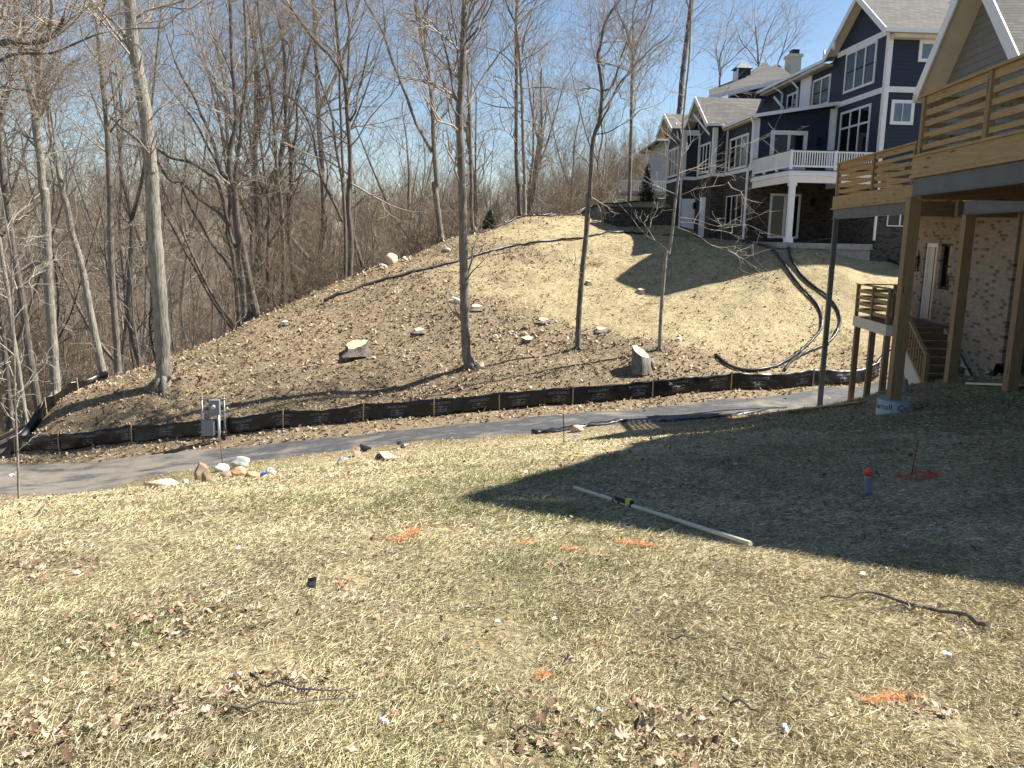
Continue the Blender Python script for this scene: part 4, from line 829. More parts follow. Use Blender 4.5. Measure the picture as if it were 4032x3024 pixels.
# ================================================================== METER PEDESTAL
g = GP(440, 957); mx, my = g[0], g[1]; mp_ = empty('meter_pedestal', g, R(6), label='grey electric meter and box on a strut frame in front of the silt fence', cat='meter')
for x, y in ((0, 0), (.66, .12)): b = MB(); b.tube([(x, y, -.2), (x, y, 1.5)], .036, 14); b.tube([(x, y, 1.49), (x, y, 1.535)], .045, 14); b.build('post', M['galv'], mp_)
for z in (1.44, 1.04, .79, .37): MB().box(-.08, .76, -.075, -.035, z - .02, z + .02).build('strut', M['galv'], mp_)
b = MB(); b.box(.27, .60, -.24, -.08, .98, 1.46); mb = bevel(b.build('meter_box', M['greybox'], mp_), .012)
b = MB(); b.tube([(.42, -.24, 1.24), (.42, -.265, 1.24)], .085, 24); b.build('meter_ring', M['galv'], mb)
b = MB(); b.tube([(.42, -.265, 1.24), (.42, -.31, 1.24), (.42, -.325, 1.24)], [.072, .07, .05], 24); b.build('meter_glass', M['silver'], mb)
b = MB(); b.box(.02, .40, -.26, -.08, .30, .81); bx_ = bevel(b.build('breaker_box', M['greybox'], mp_), .012); b = MB(); b.box(.02, .40, -.268, -.262, .32, .79); bevel(b.build('box_door', M['greybox'], bx_), .004)
b = MB(); b.tube([(.545, -.16, -.1), (.545, -.16, .98)], .044, 16); b.build('conduit', M['silver'], mp_)
b = MB(); b.tube([(.21, -.17, -.1), (.21, -.17, .3)], .035, 14); b.build('conduit', M['galv'], mp_)
b = MB(); b.tube([(.2, -.16, .81), (.2, -.16, .95), (.22, -.17, 1.0), (.27, -.17, 1.02)], .035, 12); b.build('elbow', M['greybox'], mp_)
b = MB(); b.tube([(.68, -.02, .40), (.66, -.12, .36), (.67, -.13, .18), (.69, -.05, .14)], [.05, .07, .06, .03], 12); b.build('connector', M['blackplastic'], mp_)
# ================================================================== RODS, CAN, POLE, LUMBER, DEBRIS
def rod(label, u, v, lenpx, m, r_=.007, tilt=(0, 0)):
    g = GP(u, v); L = lenpx * g[1] * PS / FPX; b = MB(); b.tube([(0, 0, -.1), (tilt[0] * .5, tilt[1] * .5, L * .5), (tilt[0], tilt[1], L)], r_, 6); return tag(b.build('marker_rod', M[m], None, g), label, 'rod', 'thin marker rods stuck in the ground')
rod('rusty orange rod in front of the stone heap', 482, 1012, 75, 'rust', .012, (-.06, 0)); rod('dark rod beside the round stone at the path edge', 1219, 958, 74, 'darkmetal', .010, (-.05, 0)); rod('dark rod in the middle of the red paint ring', 1967, 1029, 84, 'rust', .006, (.04, 0))
rod('short wooden survey peg above the silt fence', 891, 872, 28, 'stake', .03); rod('thin rod on the upper slope', 1092, 607, 24, 'rust', .008)
g = GP(1875, 1071); root = empty('paint_can', g, label='grey marking paint can with a bright red cap standing on the shaded grass', cat='spray can'); root.rotation_euler = (R(3), R(-6), 0)
b = MB(); b.tube([(0, 0, 0), (0, 0, .012), (0, 0, .19), (0, 0, .198)], [.031, .033, .033, .03], 28); b.build('can_body', M['can'], root)
b = MB(); b.tube([(0, 0, .198), (0, 0, .205), (0, 0, .245), (0, 0, .252)], [.031, .036, .036, .031], 28); b.tube([(.008, 0, .245), (.008, 0, .262)], [.016, .014], 16); b.build('cap', M['red'], root)
b = MB(); b.tube([(0, 0, .04), (0, 0, .15)], .0334, 28, False); b.build('label_band', M['greybox'], root)
p0 = Vector(GP(1240, 1063)); p1 = Vector(GP(1620, 1188)); d = (p1 - p0); o0 = p0.copy(); root = empty('measuring_pole', tuple(p0), label='white plastic pole lying across the shadow edge with a black level taped on', cat='pole')
lift = max(T(p0.x + d.x * t, p0.y + d.y * t) - (p0.z + d.z * t) for t in [i / 30 for i in range(31)]) + .03; up = Vector((0, 0, lift)); pa = up; pe = d + up
b = MB(); b.tube([pa, d * .28 + up, d * .62 + up, pe], .016, 14); b.build('pole', M['pvc'], root)
b = MB(); b.tube([d * .61 + up, d * .63 + up], .020, 14); b.build('coupling', M['pvc'], root)
dn = d.normalized(); c_ = d * .36 + up + Vector((0, 0, .02)); b = MB(); b.beam(c_ - dn * .13, c_ + dn * .13, .03, .055); lv = bevel(b.build('level', M['blackplastic'], root), .006)
b = MB(); b.beam(c_ + dn * .045 + Vector((0, 0, .004)), c_ + dn * .11 + Vector((0, 0, .004)), .034, .05); b.build('level_label', M['yellow'], lv)
for t in (.29, .33, .40): b = MB(); b.tube([d * t + up, d * (t + .012) + up], .020, 14); b.build('tape', M['blackplastic'], root)
def board(label, a, b_, w_, h_, m='pine', name='board'):
    p = Vector(GP(*a)); q = Vector(GP(*b_)); bb = MB(); bb.beam(Vector((0, 0, h_ / 2 + .02)), q - p + Vector((0, 0, h_ / 2 + .03)), w_, h_); return tag(bb.build(name, M[m], None, tuple(p)), label, 'board')
board('long yellow lumber board lying beside the path behind the steel post', (1700, 891), (1862, 873), .14, .04); board('weathered plank lying at the right edge by the brick wall', (2090, 832), (2212, 838), .12, .04, 'pvc')
board('short pale board lying in the debris near the path', (828, 979), (845, 996), .25, .03, 'stone_tan'); board('thin pale offcut right of the debris', (858, 973), (880, 962), .06, .02, 'cutwood')
def bent(label, a, s_, m, seed):
    g = GP(*a); rng = random.Random(seed); b = MB(); vs = []; fs = []
    for i in range(6):
        for j in range(4): vs.append((s_ * (i / 5 - .5) , s_ * .5 * (j / 3 - .5), .02 + s_ * .4 * abs(math.sin(i * .7 + rng.random() * .3)) * (.4 + .6 * j / 3)))
    for i in range(5):
        for j in range(3): a_2 = i * 4 + j; fs.append((a_2, a_2 + 4, a_2 + 5, a_2 + 1))
    b.add(vs, fs); o = b.build('scrap', M[m], None, g); o.rotation_euler = (rng.uniform(-.5, .5), rng.uniform(-.9, .3), rng.uniform(0, 3)); sd = o.modifiers.new('t', 'SOLIDIFY'); sd.thickness = .008; tag(o, label, 'scrap')
bent('bent bare metal flashing left of the debris heap', (744, 1000), .42, 'silver', 1); bent('grey curled scrap on top of the debris heap', (790, 974), .5, 'blackplastic', 2); bent('crumpled black plastic at the right of the debris', (866, 968), .38, 'blackplastic', 3); bent('dark folded scrap under the debris', (768, 985), .5, 'stone_brown', 4)
bent('small blue plastic scrap beside the heaped stones', (573, 1030), .16, 'blueflag', 5); bent('little blue flag near the round path stone', (1244, 944), .14, 'blueflag', 6)
bent('white scrap on the path at the far left', (30, 1030), .3, 'whitebit', 7); bent('small white tag near the deck column foot', (1720, 533), .25, 'whitebit', 8); bent('white scrap left of the pointed brown stone', (404, 1045), .18, 'whitebit', 9); bent('dark folded bag in front of the brick wall', (2185, 812), .9, 'blackplastic', 12)
for i, (u, v, lab) in enumerate(((510, 1468, 'brightest white petal like leaf in the left foreground'), (825, 1566, 'white torn leaf near the bottom middle left'), (2078, 1371, 'white leaf beside the fallen branch'), (1290, 1546, 'white flake near the bottom centre'), (516, 1188, 'white flake in the middle left grass'), (1690, 1578, 'white flake at the bottom right'), (2043, 1423, 'white flake below the fallen branch'), (1865, 1246, 'white flake near the shadow edge'))):
    bent(lab, (u, v), .036, 'whitebit', 20 + i)
bent('black torn leaf upright in the grass', (678, 1270), .09, 'blackplastic', 31)
# fallen branches
def sticks(label, runs, r0, m='bark_dark', cat='branch', group=None):
    P0 = Vector(GP(*runs[0][0])); root = empty('fallen_branch', tuple(P0), label=label, cat=cat, group=group)
    for j, run in enumerate(runs):
        P_ = smooth([Vector(GP(*q)) for q in run], 6); rr = r0 * (1 if j == 0 else .55); b = MB()
        pts = [Vector((p.x, p.y, T(p.x, p.y) + .02 + .035 * vn(i * .5, j))) - P0 for i, p in enumerate(P_)]
        b.tube(pts, [rr * (1 - .7 * i / len(pts)) for i in range(len(pts))], 7); b.build('stem' if j == 0 else 'side_twig', M[m], root)
sticks('long forked dark branch on the sunny grass at the right', [[(2135, 1365), (2060, 1340), (1960, 1320), (1897, 1297), (1830, 1303), (1770, 1301)], [(1990, 1330), (1950, 1328), (1910, 1330), (1870, 1338)], [(1890, 1298), (1875, 1306)]], .012)
sticks('thin dark twig in the left foreground behind the leaves', [[(560, 1495), (620, 1500), (700, 1512), (760, 1505)], [(640, 1503), (600, 1470), (585, 1440)]], .006)
sticks('straight twig leaning in the grass at the far left', [[(82, 1120), (95, 1100), (103, 1088)]], .01)
sticks('dark twig among dry leaves at bottom centre', [[(1100, 1590), (1150, 1600), (1200, 1612)], [(1150, 1600), (1130, 1580)]], .005)
sticks('curved grey twig in the left foreground', [[(500, 1545), (600, 1540), (700, 1532), (790, 1525)]], .006, 'bark_grey')
sticks('short dark twig right of centre in the grass', [[(1440, 1390), (1490, 1395), (1530, 1387)]], .005)
sticks('bent dark twig at the bottom edge right of centre', [[(1560, 1525), (1610, 1545), (1640, 1560)]], .006)
# ================================================================== TREES
def seg_mesh(name, S_, n=3):
    """S_: rows of p0(3) p1(3) r0 r1 -> one mesh of thin tapering prisms"""
    A = np.array(S_, float); p0 = A[:, 0:3]; p1 = A[:, 3:6]; d = p1 - p0; L = np.linalg.norm(d, axis=1, keepdims=True) + 1e-9; d = d / L
    ref = np.where(np.abs(d[:, 2:3]) < .9, np.array([[0, 0, 1.]]), np.array([[1., 0, 0]])); u = np.cross(d, ref); u /= np.linalg.norm(u, axis=1, keepdims=True); w_ = np.cross(d, u)
    V = []
    for ring, (p, r_) in enumerate(((p0 - d * .15 * A[:, 6:7], A[:, 6:7]), (p1 + d * .15 * A[:, 7:8], A[:, 7:8]))):
        for k in range(n):
            t = 2 * math.pi * k / n; V.append(p + (u * math.cos(t) + w_ * math.sin(t)) * r_)
    V = np.stack(V, 1); m = len(A); base = np.arange(m)[:, None] * 2 * n
    F = np.stack([np.concatenate([base + k, base + (k + 1) % n, base + n + (k + 1) % n, base + n + k], 1) for k in range(n)], 1).reshape(-1, 4)
    return npmesh(name, V.reshape(-1, 3), F, None, n > 4)
def grow(S_, p, d, L, r_, lev, rg, trop=.10, wig=.20, kids=(5, 4, 4, 3), spread=(.45, .95), minr=.0035, lr=.62):
    n = max(3, int(3 + L * 1.2)) if lev > 0 else 3; n = min(n, 8); st = L / n; x, y, z = p; dx, dy, dz = d; nk = kids[-lev - 1] if lev < len(kids) else kids[0]
    slots = {}
    if lev > 0:
        for k in range(nk): slots.setdefault(rg.randint(max(1, n // 5), n), []).append(0)
    for i in range(1, n + 1):
        dx += rg.gauss(0, wig); dy += rg.gauss(0, wig); dz += rg.gauss(0, wig) + trop; q = math.sqrt(dx * dx + dy * dy + dz * dz); dx /= q; dy /= q; dz /= q
        ra = r_ * (1 - .78 * (i - 1) / n); rb = r_ * (1 - .78 * i / n); nx, ny, nz = x + dx * st, y + dy * st, z + dz * st
        S_.append((x, y, z, nx, ny, nz, max(ra, minr), max(rb, minr * .8))); x, y, z = nx, ny, nz
        for _ in slots.get(i, ()):
            an = rg.uniform(*spread); ph = rg.uniform(0, 6.283)
            if abs(dz) < .9: ux, uy, uz = dy, -dx, 0
            else: ux, uy, uz = 1, 0, 0
            q = math.sqrt(ux * ux + uy * uy + uz * uz); ux /= q; uy /= q; uz /= q
            vx, vy, vz = dy * uz - dz * uy, dz * ux - dx * uz, dx * uy - dy * ux
            c, s_ = math.cos(an), math.sin(an); cp_, sp_ = math.cos(ph) * s_, math.sin(ph) * s_
            grow(S_, (x, y, z), (dx * c + ux * cp_ + vx * sp_, dy * c + uy * cp_ + vy * sp_, dz * c + uz * cp_ + vz * sp_), L * rg.uniform(.75, 1.2) * lr, max(rb * .75, minr), lev - 1, rg, trop, wig * 1.05, kids, spread, minr, lr)
def trunk_points(pix, Y, base=None, Y2=None):
    out = []
    n = len(pix)
    for i, (u, v) in enumerate(pix):
        YY = Y + (0 if Y2 is None else (Y2 - Y) * i / max(n - 1, 1)); out.append(Vector(at(u, v, YY)))
    return out
def limb_tube(b, P_, w0, w1, n=10, root_flare=0):
    P_ = smooth(P_, 7); m = len(P_); rr = []
    for i in range(m):
        t = i / (m - 1); r_ = w0 + (w1 - w0) * t ** .85; r_ *= 1 + .05 * math.sin(i * 1.3 + w0 * 90) + .04 * math.sin(i * 3.1)
        if root_flare and i < 7: r_ *= 1 + root_flare * math.exp(-(P_[i] - P_[0]).length * 2.6)
        rr.append(r_)
    b.tube(P_, rr, n); return P_, rr
def hero(label, base, pix, w0, w1, limbs=(), Y=None, bark_='bark_grey', twig_='twig', start=.45, nb=16, L=(2.5, 5), lev=3, kids=(4, 3, 3), seed=0, group=None, flare=.35, trop=.08, low=0, broken=False, kid_limb=4, spr=(.45, .95), snap=True, cat='tree', trmin=.0038, wig=.2):
    """base, pix in photo pixels; w0,w1 trunk widths in photo pixels"""
    rg = random.Random(seed); nb = int(nb * (.62 if 8 < seed < 17 else .8))
    if Y is None: g = G(*base); Y = g[1]
    g = at(base[0], base[1], Y); gz = T(g[0], g[1]) if snap else g[2]; k = Y / FPX * 1.0
    P_ = [Vector((g[0], g[1], min(gz, g[2]) - .25)), Vector(g)] + trunk_points(pix, Y, Y2=Y + rg.uniform(-.6, .6)); o0 = Vector(g)
    root = empty('tree', tuple(o0), label=label, cat=cat, group=group); P_ = [p - o0 for p in P_]
    b = MB(); TP, TR = limb_tube(b, P_, w0 * k / 2, w1 * k / 2, 14, flare)
    if flare > .2:
        for a in range(5):
            t = a * 1.26 + rg.random() * .6; e = w0 * k * rg.uniform(.9, 1.5); gx, gy_ = o0.x + math.cos(t) * e, o0.y + math.sin(t) * e
            b.tube([(0, 0, w0 * k * .9), (math.cos(t) * w0 * k * .45, math.sin(t) * w0 * k * .45, w0 * k * .25), (math.cos(t) * e, math.sin(t) * e, T(gx, gy_) - o0.z - .03)], [w0 * k * .28, w0 * k * .2, w0 * k * .07], 8)
    lp = []
    for li in limbs:
        px_, a0, a1 = li[0], li[1], li[2]; q = [Vector(at(u, v, Y + (rg.uniform(-.5, .5) if i else 0))) - o0 for i, (u, v) in enumerate(px_)]
        lp.append(limb_tube(b, q, a0 * k / 2, a1 * k / 2, 8))
    for _ in range(low + 3):            # knots
        i = rg.randint(8, len(TP) - 4); t = rg.uniform(0, 6.28); rr = TR[i]; c = TP[i] + Vector((math.cos(t), math.sin(t), 0)) * rr * .75; b.tube([c, c + Vector((math.cos(t), math.sin(t), .3)) * rr * .6], [rr * .42, rr * .16], 7)
    b.build('trunk', M[bark_], root)
    S_ = []
    def spawn(TP, TR, st, n, sc_=1.0, lv=lev):
        m = len(TP)
        for j in range(n):
            i = min(m - 2, int(m * (st + (1 - st) * (j + rg.random()) / n))); d = (TP[i + 1] - TP[i]).normalized(); ph = rg.uniform(0, 6.283); an = rg.uniform(.55, 1.15)
            u_ = d.orthogonal().normalized(); u_.rotate(Matrix.Rotation(ph, 3, d)); dd = d * math.cos(an) + u_ * math.sin(an)
            grow(S_, tuple(TP[i]), tuple(dd), rg.uniform(*L) * sc_, max(min(TR[i] * .42, .05 + .015 * rg.random()), .014), lv, rg, trop, wig, kids, spr, trmin)
    spawn(TP, TR, start, nb)
    if low: spawn(TP[:max(6, int(len(TP) * start) + 1)], TR[:max(6, int(len(TP) * start) + 1)], .25, low, .45, max(1, lev - 1))
    for q, rr in lp: spawn(q, rr, .25, kid_limb, .75)
    if not broken: grow(S_, tuple(TP[-1]), tuple((TP[-1] - TP[-2]).normalized()), L[1] * 1.1, TR[-1] * .9, lev, rg, trop, wig, kids, spr, trmin)
    for q, rr in lp: grow(S_, tuple(q[-1]), tuple((q[-1] - q[-2]).normalized()), L[1] * .8, rr[-1] * .9, max(1, lev - 1) if lev < 3 else lev - 0 , rg, trop, wig, kids, spr, trmin)
    link('branches', seg_mesh('branches', S_), M[twig_], root)
    return root
# pixel helpers for the enlarged views the photograph was surveyed in
r1 = lambda *q: [(x / 2.074, y / 2.074) for x, y in q]
r2 = lambda *q: [(900 + x / 2.074, y / 2.074) for x, y in q]
r3 = lambda *q: [(1700 + x / 2.074, y / 2.074) for x, y in q]
r4 = lambda *q: [(x / 2.074, 700 + y / 2.074) for x, y in q]
r5 = lambda *q: [(900 + x / 2.074, 700 + y / 2.074) for x, y in q]
r6 = lambda *q: [(1700 + x / 2.074, 700 + y / 2.074) for x, y in q]
zz1 = lambda *q: [(2500 + x / 2.37, y / 2.37) for x, y in q]
# --- named trees
hero('tallest smooth grey trunk standing alone at the left of the slope', (648, 1512), r4((1330, 1400), (1300, 900), (1260, 400), (1240, 0)) + r1((1230, 1350), (1185, 900), (1130, 600), (1085, 300), (1060, 0), (1040, -300), (1000, -900), (980, -1500)), 62, 36,
     [(r1((1060, 400), (1000, 260), (930, 180), (820, 80), (740, -40)), 15, 6), (r1((1215, 1050), (1260, 940), (1310, 880), (1400, 800)), 5, 2), (r1((1050, 60), (1000, -40), (960, -200)), 14, 8)], bark_='bark_pale', start=.62, nb=16, L=(3, 5.5), seed=1, flare=.45, low=2)
hero('leaning trunk at the end of the short silt fence', (412, 1496), r4((800, 1400), (740, 1100), (690, 830), (650, 650), (590, 450), (540, 200)) + r1((520, 1600), (470, 1350), (430, 1200), (410, 1000), (385, 820), (360, 740), (340, 500), (350, 200), (330, -200)), 31, 12, [], Y=33.5, bark_='bark_pale', start=.5, nb=15, L=(2, 4), seed=2)
hero('straight grey trunk right of the leaning one', (466, 1482), r4((950, 1300), (920, 900), (905, 500), (900, 100)) + r1((895, 1500), (880, 1150), (862, 900), (840, 700), (815, 420), (790, 200), (740, 0), (700, -300)), 30, 12,
     [(r1((800, 430), (810, 300), (840, 100), (870, -50)), 9, 5), (r1((880, 1090), (820, 960), (780, 850), (700, 650), (680, 590)), 8, 4), (r1((900, 1080), (990, 960), (1060, 900), (1120, 800)), 8, 3)], Y=34.5, bark_='bark_grey', start=.5, nb=16, L=(2.5, 4.5), seed=3)
hero('pale shaggy barked trunk forking high up, left of the leaning trunk', (221, 1560), r4((440, 1500), (415, 1100), (395, 800), (380, 400), (365, 100)) + r1((350, 1550), (330, 1300), (300, 1100), (285, 950), (250, 780), (215, 600), (180, 430), (150, 250), (130, 0), (120, -300)), 42, 18,
     [(r1((300, 980), (315, 800), (325, 600), (310, 380), (315, 100), (305, -100)), 25, 14), (r1((350, 1350), (400, 1250), (420, 1150), (400, 1000)), 16, 10), (r1((150, 300), (60, 200), (0, 80)), 12, 7)], Y=31.5, bark_='bark_pale', start=.5, nb=17, L=(2, 4.5), seed=4)
hero('dark trunk slanting up to the left behind the sapling', (156, 1630), r4((260, 1550), (220, 1300), (190, 1050), (150, 820), (110, 600), (70, 300), (40, 50)) + r1((35, 1550), (10, 1250), (-30, 900), (-60, 400)), 32, 20, [], Y=29.6, bark_='bark_dark', start=.55, nb=10, L=(2, 4), seed=5)
hero('slender pale trunk at the left edge of the picture', (97, 1624), r4((150, 1550), (110, 1300), (75, 1000), (45, 800), (10, 600), (-30, 300)) + [(-30, 600), (-60, 300)], 21, 12, [], Y=29.8, bark_='bark_pale', start=.5, nb=9, L=(1.5, 3), seed=6)
hero('dark trunk half out of the picture at the left edge', (45, 1640), [(30, 1500), (10, 1300), (-5, 1100), (-20, 850)], 28, 18, [], Y=31, bark_='bark_dark', start=.5, nb=8, seed=7)
hero('thin pale sapling with side twigs in the left foreground', (75, 1956), [(69, 1780), (63, 1640), (58, 1500), (57, 1400), (48, 1134), (44, 990), (25, 880), (0, 740)], 11.5, 4,
     [([(65, 1605), (80, 1560), (110, 1520), (180, 1440), (270, 1400)], 4, 1.5), ([(50, 1160), (80, 1130), (150, 1075)], 3, 1.3), ([(46, 1050), (100, 960), (110, 930)], 3, 1.2), ([(57, 1400), (30, 1440), (0, 1480)], 3, 1.5), ([(50, 1250), (20, 1140), (-20, 1000)], 3.5, 2)], Y=20.6, bark_='bark_pale', twig_='twig_pale', start=.2, nb=14, L=(.5, 1.3), lev=2, kids=(3, 3), seed=8, flare=.1, trmin=.004, kid_limb=5, trop=.02)
# many stemmed tree at the left of the woods
hero('dark trunk of the forked clump with two long limbs reaching left', (985, 1262), r5((230, 1140), (180, 900), (140, 700), (100, 500), (70, 350), (50, 100)) + r2((20, 1500), (10, 1250), (60, 1000), (50, 750), (30, 500), (20, 200), (10, -100)), 34, 12,
     [(r4((1880, 400), (1780, 280), (1640, 180), (1540, 90), (1480, 30)) + r1((1400, 1480), (1320, 1380), (1260, 1260), (1130, 1150), (980, 1030), (900, 950)), 16, 8), (r5((60, 560), (20, 480)) + r1((1780, 1500), (1700, 1420), (1560, 1330), (1400, 1290), (1270, 1210)), 15, 9),
      (r2((-10, 1500), (-110, 1300), (-180, 1180), (-260, 1020), (-380, 850), (-500, 700)), 12, 6), (r4((1940, 840), (1840, 680), (1720, 520), (1640, 380), (1560, 250), (1480, 50)), 13, 8)], Y=37, bark_='bark_dark', start=.45, nb=16, L=(2.5, 4.5), seed=9)
hero('grey middle stem of the forked clump', (968, 1275), r5((135, 1150), (115, 850), (95, 650), (70, 300), (40, 50)) + r2((50, 1550), (70, 1300), (100, 1100), (110, 900), (140, 750), (150, 500), (140, 200), (120, -150)), 22, 11, [(r2((110, 1000), (60, 800), (20, 600), (-60, 400)), 10, 5)], Y=37.6, bark_='bark_grey', start=.4, nb=15, L=(2.5, 4.5), seed=10)
hero('back stem of the forked clump, leaning away left', (945, 1285), r5((85, 1150), (60, 850), (30, 600), (-10, 450)) + r4((1880, 200), (1840, 0)) + r1((1800, 1400), (1740, 1150), (1650, 950), (1590, 800), (1500, 650), (1430, 500)), 20, 9, [], Y=38, bark_='bark_dark', start=.45, nb=15, L=(2, 4.5), seed=11)
hero('twin straight trunk right of the forked clump', (1110, 1215), r5((440, 1000), (450, 700), (440, 400), (420, 100)) + r2((410, 1600), (390, 1300), (370, 1000), (340, 700), (300, 500), (260, 250), (240, 0)), 18, 10, [(r2((380, 1100), (440, 880), (470, 600), (500, 400), (440, 300)), 9, 6)], Y=41, bark_='bark_grey', start=.4, nb=18, L=(2.5, 5), seed=12)
hero('dark trunk behind the pale streaked one', (1175, 1190), r5((560, 950), (500, 550), (495, 200)) + r2((500, 1600), (510, 1300), (470, 1000), (460, 700), (450, 400), (400, 100)), 22, 10, [(r2((510, 1300), (560, 1050), (560, 850), (590, 700), (610, 500)), 11, 7)], Y=43, bark_='bark_dark', start=.4, nb=18, L=(2.5, 5), seed=13)
hero('tall dark double trunk on the ridge above the hose end', (1376, 1113), r5((990, 850), (1000, 500), (980, 250), (985, 20)) + r2((995, 1500), (990, 1200), (970, 950), (960, 750), (930, 560), (900, 400), (880, 150), (860, -100)), 24, 12,
     [(r2((930, 600), (860, 500), (770, 400), (680, 300), (580, 170), (500, 50)), 13, 7), (r2((985, 1000), (1040, 900), (1060, 750), (1100, 600), (1150, 350)), 9, 5), (r2((960, 800), (980, 500), (985, 200), (960, 0)), 11, 7), (r2((980, 1180), (860, 1100), (760, 980), (640, 900), (560, 800)), 6, 3)], Y=40, bark_='bark_dark', start=.42, nb=22, L=(3, 5.5), seed=14)
hero('thinner stem of the double trunk on the ridge', (1366, 1118), r5((955, 840), (955, 500), (945, 250), (930, 0)) + r2((945, 1550), (930, 1300), (920, 1000), (910, 800), (905, 500), (890, 250), (880, 0)), 15, 8, [(r5((930, 360), (870, 220), (800, 90), (760, 0)) + r2((740, 1380), (690, 1100), (620, 930), (560, 850), (480, 780), (390, 760)), 12, 6)], Y=40.5, bark_='bark_dark', start=.5, nb=16, L=(2.5, 4.5), seed=15)
hero('ridge tree with a long bare limb leaning left, left of the big middle trunk', (1738, 946), r5((1725, 400), (1700, 200), (1680, 50)) + r2((1700, 1500), (1690, 1350), (1675, 1150), (1670, 950), (1655, 750), (1630, 560), (1590, 380), (1560, 220), (1530, 80), (1525, -150)), 25, 12,
     [(r2((1660, 1240), (1600, 1130), (1530, 1000), (1450, 780), (1370, 580), (1330, 480), (1270, 290), (1200, 150), (1120, 20)), 14, 9), (r2((1590, 340), (1600, 220), (1620, 100), (1640, -60)), 10, 6), (r2((1270, 260), (1280, 180), (1260, 60)), 6, 3)], Y=45.5, bark_='bark_grey', start=.5, nb=20, L=(2.5, 5), seed=16)
root = hero('big middle tree with its top snapped to a jagged spike', (1850, 1448), r6((285, 1450), (270, 1150), (262, 800), (255, 400), (250, 100)) + r3((245, 1500), (235, 1200), (225, 950), (235, 800), (250, 600), (258, 400), (262, 250), (265, 130), (268, 60)), 40, 22,
     [(r3((225, 830), (180, 750), (150, 580), (120, 440), (90, 320), (40, 230), (0, 180)), 9, 5), (r3((285, 340), (330, 290), (380, 230), (400, 190), (460, 90), (500, 0)), 9, 5), (r3((230, 780), (215, 500), (195, 300), (170, 150), (150, 0)), 6, 4), (r3((300, 320), (335, 200), (345, 50), (350, -80)), 5, 4), (r3((220, 800), (160, 800), (120, 920), (40, 1010)), 4, 2)],
     bark_='bark_grey', start=.55, nb=15, L=(2.5, 4.2), seed=17, flare=.5, broken=True, low=5)
hero('straight trunk just behind the big middle tree', (1868, 912), r6((330, 380), (320, 150)) + r3((325, 1550), (315, 1200), (308, 900), (295, 650), (285, 450), (270, 250), (265, 0)), 19, 9, [], Y=49, bark_='bark_grey', start=.4, nb=18, L=(2.5, 5), seed=18)
hero('left one of the twin trees on the crest', (2048, 852), r6((715, 250), (710, 50)) + r3((700, 1500), (690, 1250), (690, 950), (692, 600), (690, 350), (690, 150), (700, -60)), 19, 11, [(r3((690, 200), (640, 100), (600, 0)), 9, 5), (r3((680, 880), (600, 880), (530, 870), (420, 840)), 5, 3)], Y=53, bark_='bark_dark', start=.45, nb=18, L=(3, 6), seed=19)
hero('right one of the twin trees on the crest', (2066, 850), r6((760, 230), (755, 60)) + r3((765, 1550), (750, 1250), (742, 1000), (735, 750), (722, 520), (705, 330), (690, 190), (700, 50), (720, -100)), 17, 9,
     [(r3((735, 720), (840, 715), (950, 712), (1050, 735), (1130, 760)), 5, 3), (r3((730, 530), (760, 480), (840, 440), (960, 340), (1060, 210)), 5, 2.5), (r3((740, 440), (760, 300), (790, 190), (830, 60)), 6, 4), (r3((700, 570), (620, 480), (540, 420), (440, 390)), 6, 3), (r3((750, 980), (860, 1020), (900, 1130), (1000, 1170)), 4, 2)], Y=52, bark_='bark_pale', start=.45, nb=18, L=(2.5, 5), seed=20)
hero('thin crooked tree standing on the slope right of the big middle tree', (2276, 1374), r6((1195, 1250), (1210, 1000), (1235, 700), (1262, 450), (1280, 150)) + r3((1290, 1600), (1300, 1400), (1310, 1200), (1335, 1080), (1370, 980), (1385, 850), (1390, 740), (1375, 600), (1355, 460), (1375, 380), (1395, 270), (1410, 200), (1450, 120), (1490, 60)), 24, 8,
     [(r3((1392, 740), (1440, 730), (1480, 690), (1520, 560), (1545, 470), (1590, 350)), 8, 5), (r3((1345, 1080), (1400, 960), (1450, 870), (1500, 740), (1560, 650), (1620, 600)), 8, 5), (r3((1360, 480), (1400, 540), (1430, 520), (1500, 535)), 5, 3), (r3((1490, 60), (1540, 150), (1590, 260), (1610, 380)), 6, 3), (r3((1330, 1100), (1440, 1080), (1530, 1030), (1620, 980), (1700, 900)), 5, 3), (r3((1490, 60), (1530, -60)), 6, 4)],
     bark_='bark_dark', start=.55, nb=14, L=(1.8, 3.4), seed=21, flare=.45, low=4)
hero('thinnest pale tree on the slope in front of the blue house', (2597, 1378), r6((1868, 1200), (1880, 1000), (1900, 750), (1915, 600)) + [(2632, 1000), (2645, 930), (2655, 830), (2668, 720), (2676, 640), (2683, 560), (2692, 450), (2702, 340), (2712, 250), (2718, 130), (2722, 0), (2725, -100)], 17, 5,
     [([(2678, 770), (2740, 745), (2800, 735), (2850, 728), (2868, 715)], 3.2, 1.4), ([(2672, 855), (2740, 865), (2800, 885), (2860, 895), (2930, 885)], 3, 1.2), ([(2670, 875), (2740, 880), (2800, 905), (2850, 900)], 3, 1.2), ([(2665, 895), (2720, 915), (2760, 935), (2800, 965), (2860, 985), (2890, 995)], 3, 1.2), ([(2640, 1000), (2600, 960), (2550, 930), (2510, 890)], 3, 1.4), ([(2680, 700), (2740, 660), (2800, 620), (2890, 580)], 3, 1.4), ([(2685, 560), (2640, 520), (2600, 500), (2560, 470)], 3, 1.4), ([(2695, 470), (2760, 420), (2830, 390), (2880, 330)], 3, 1.5)],
     bark_='bark_pale', twig_='twig_pale', start=.5, nb=22, L=(.9, 2.0), lev=2, kids=(3, 2), seed=22, flare=.35, trmin=.004, Y=29.4, kid_limb=2, trop=.06)
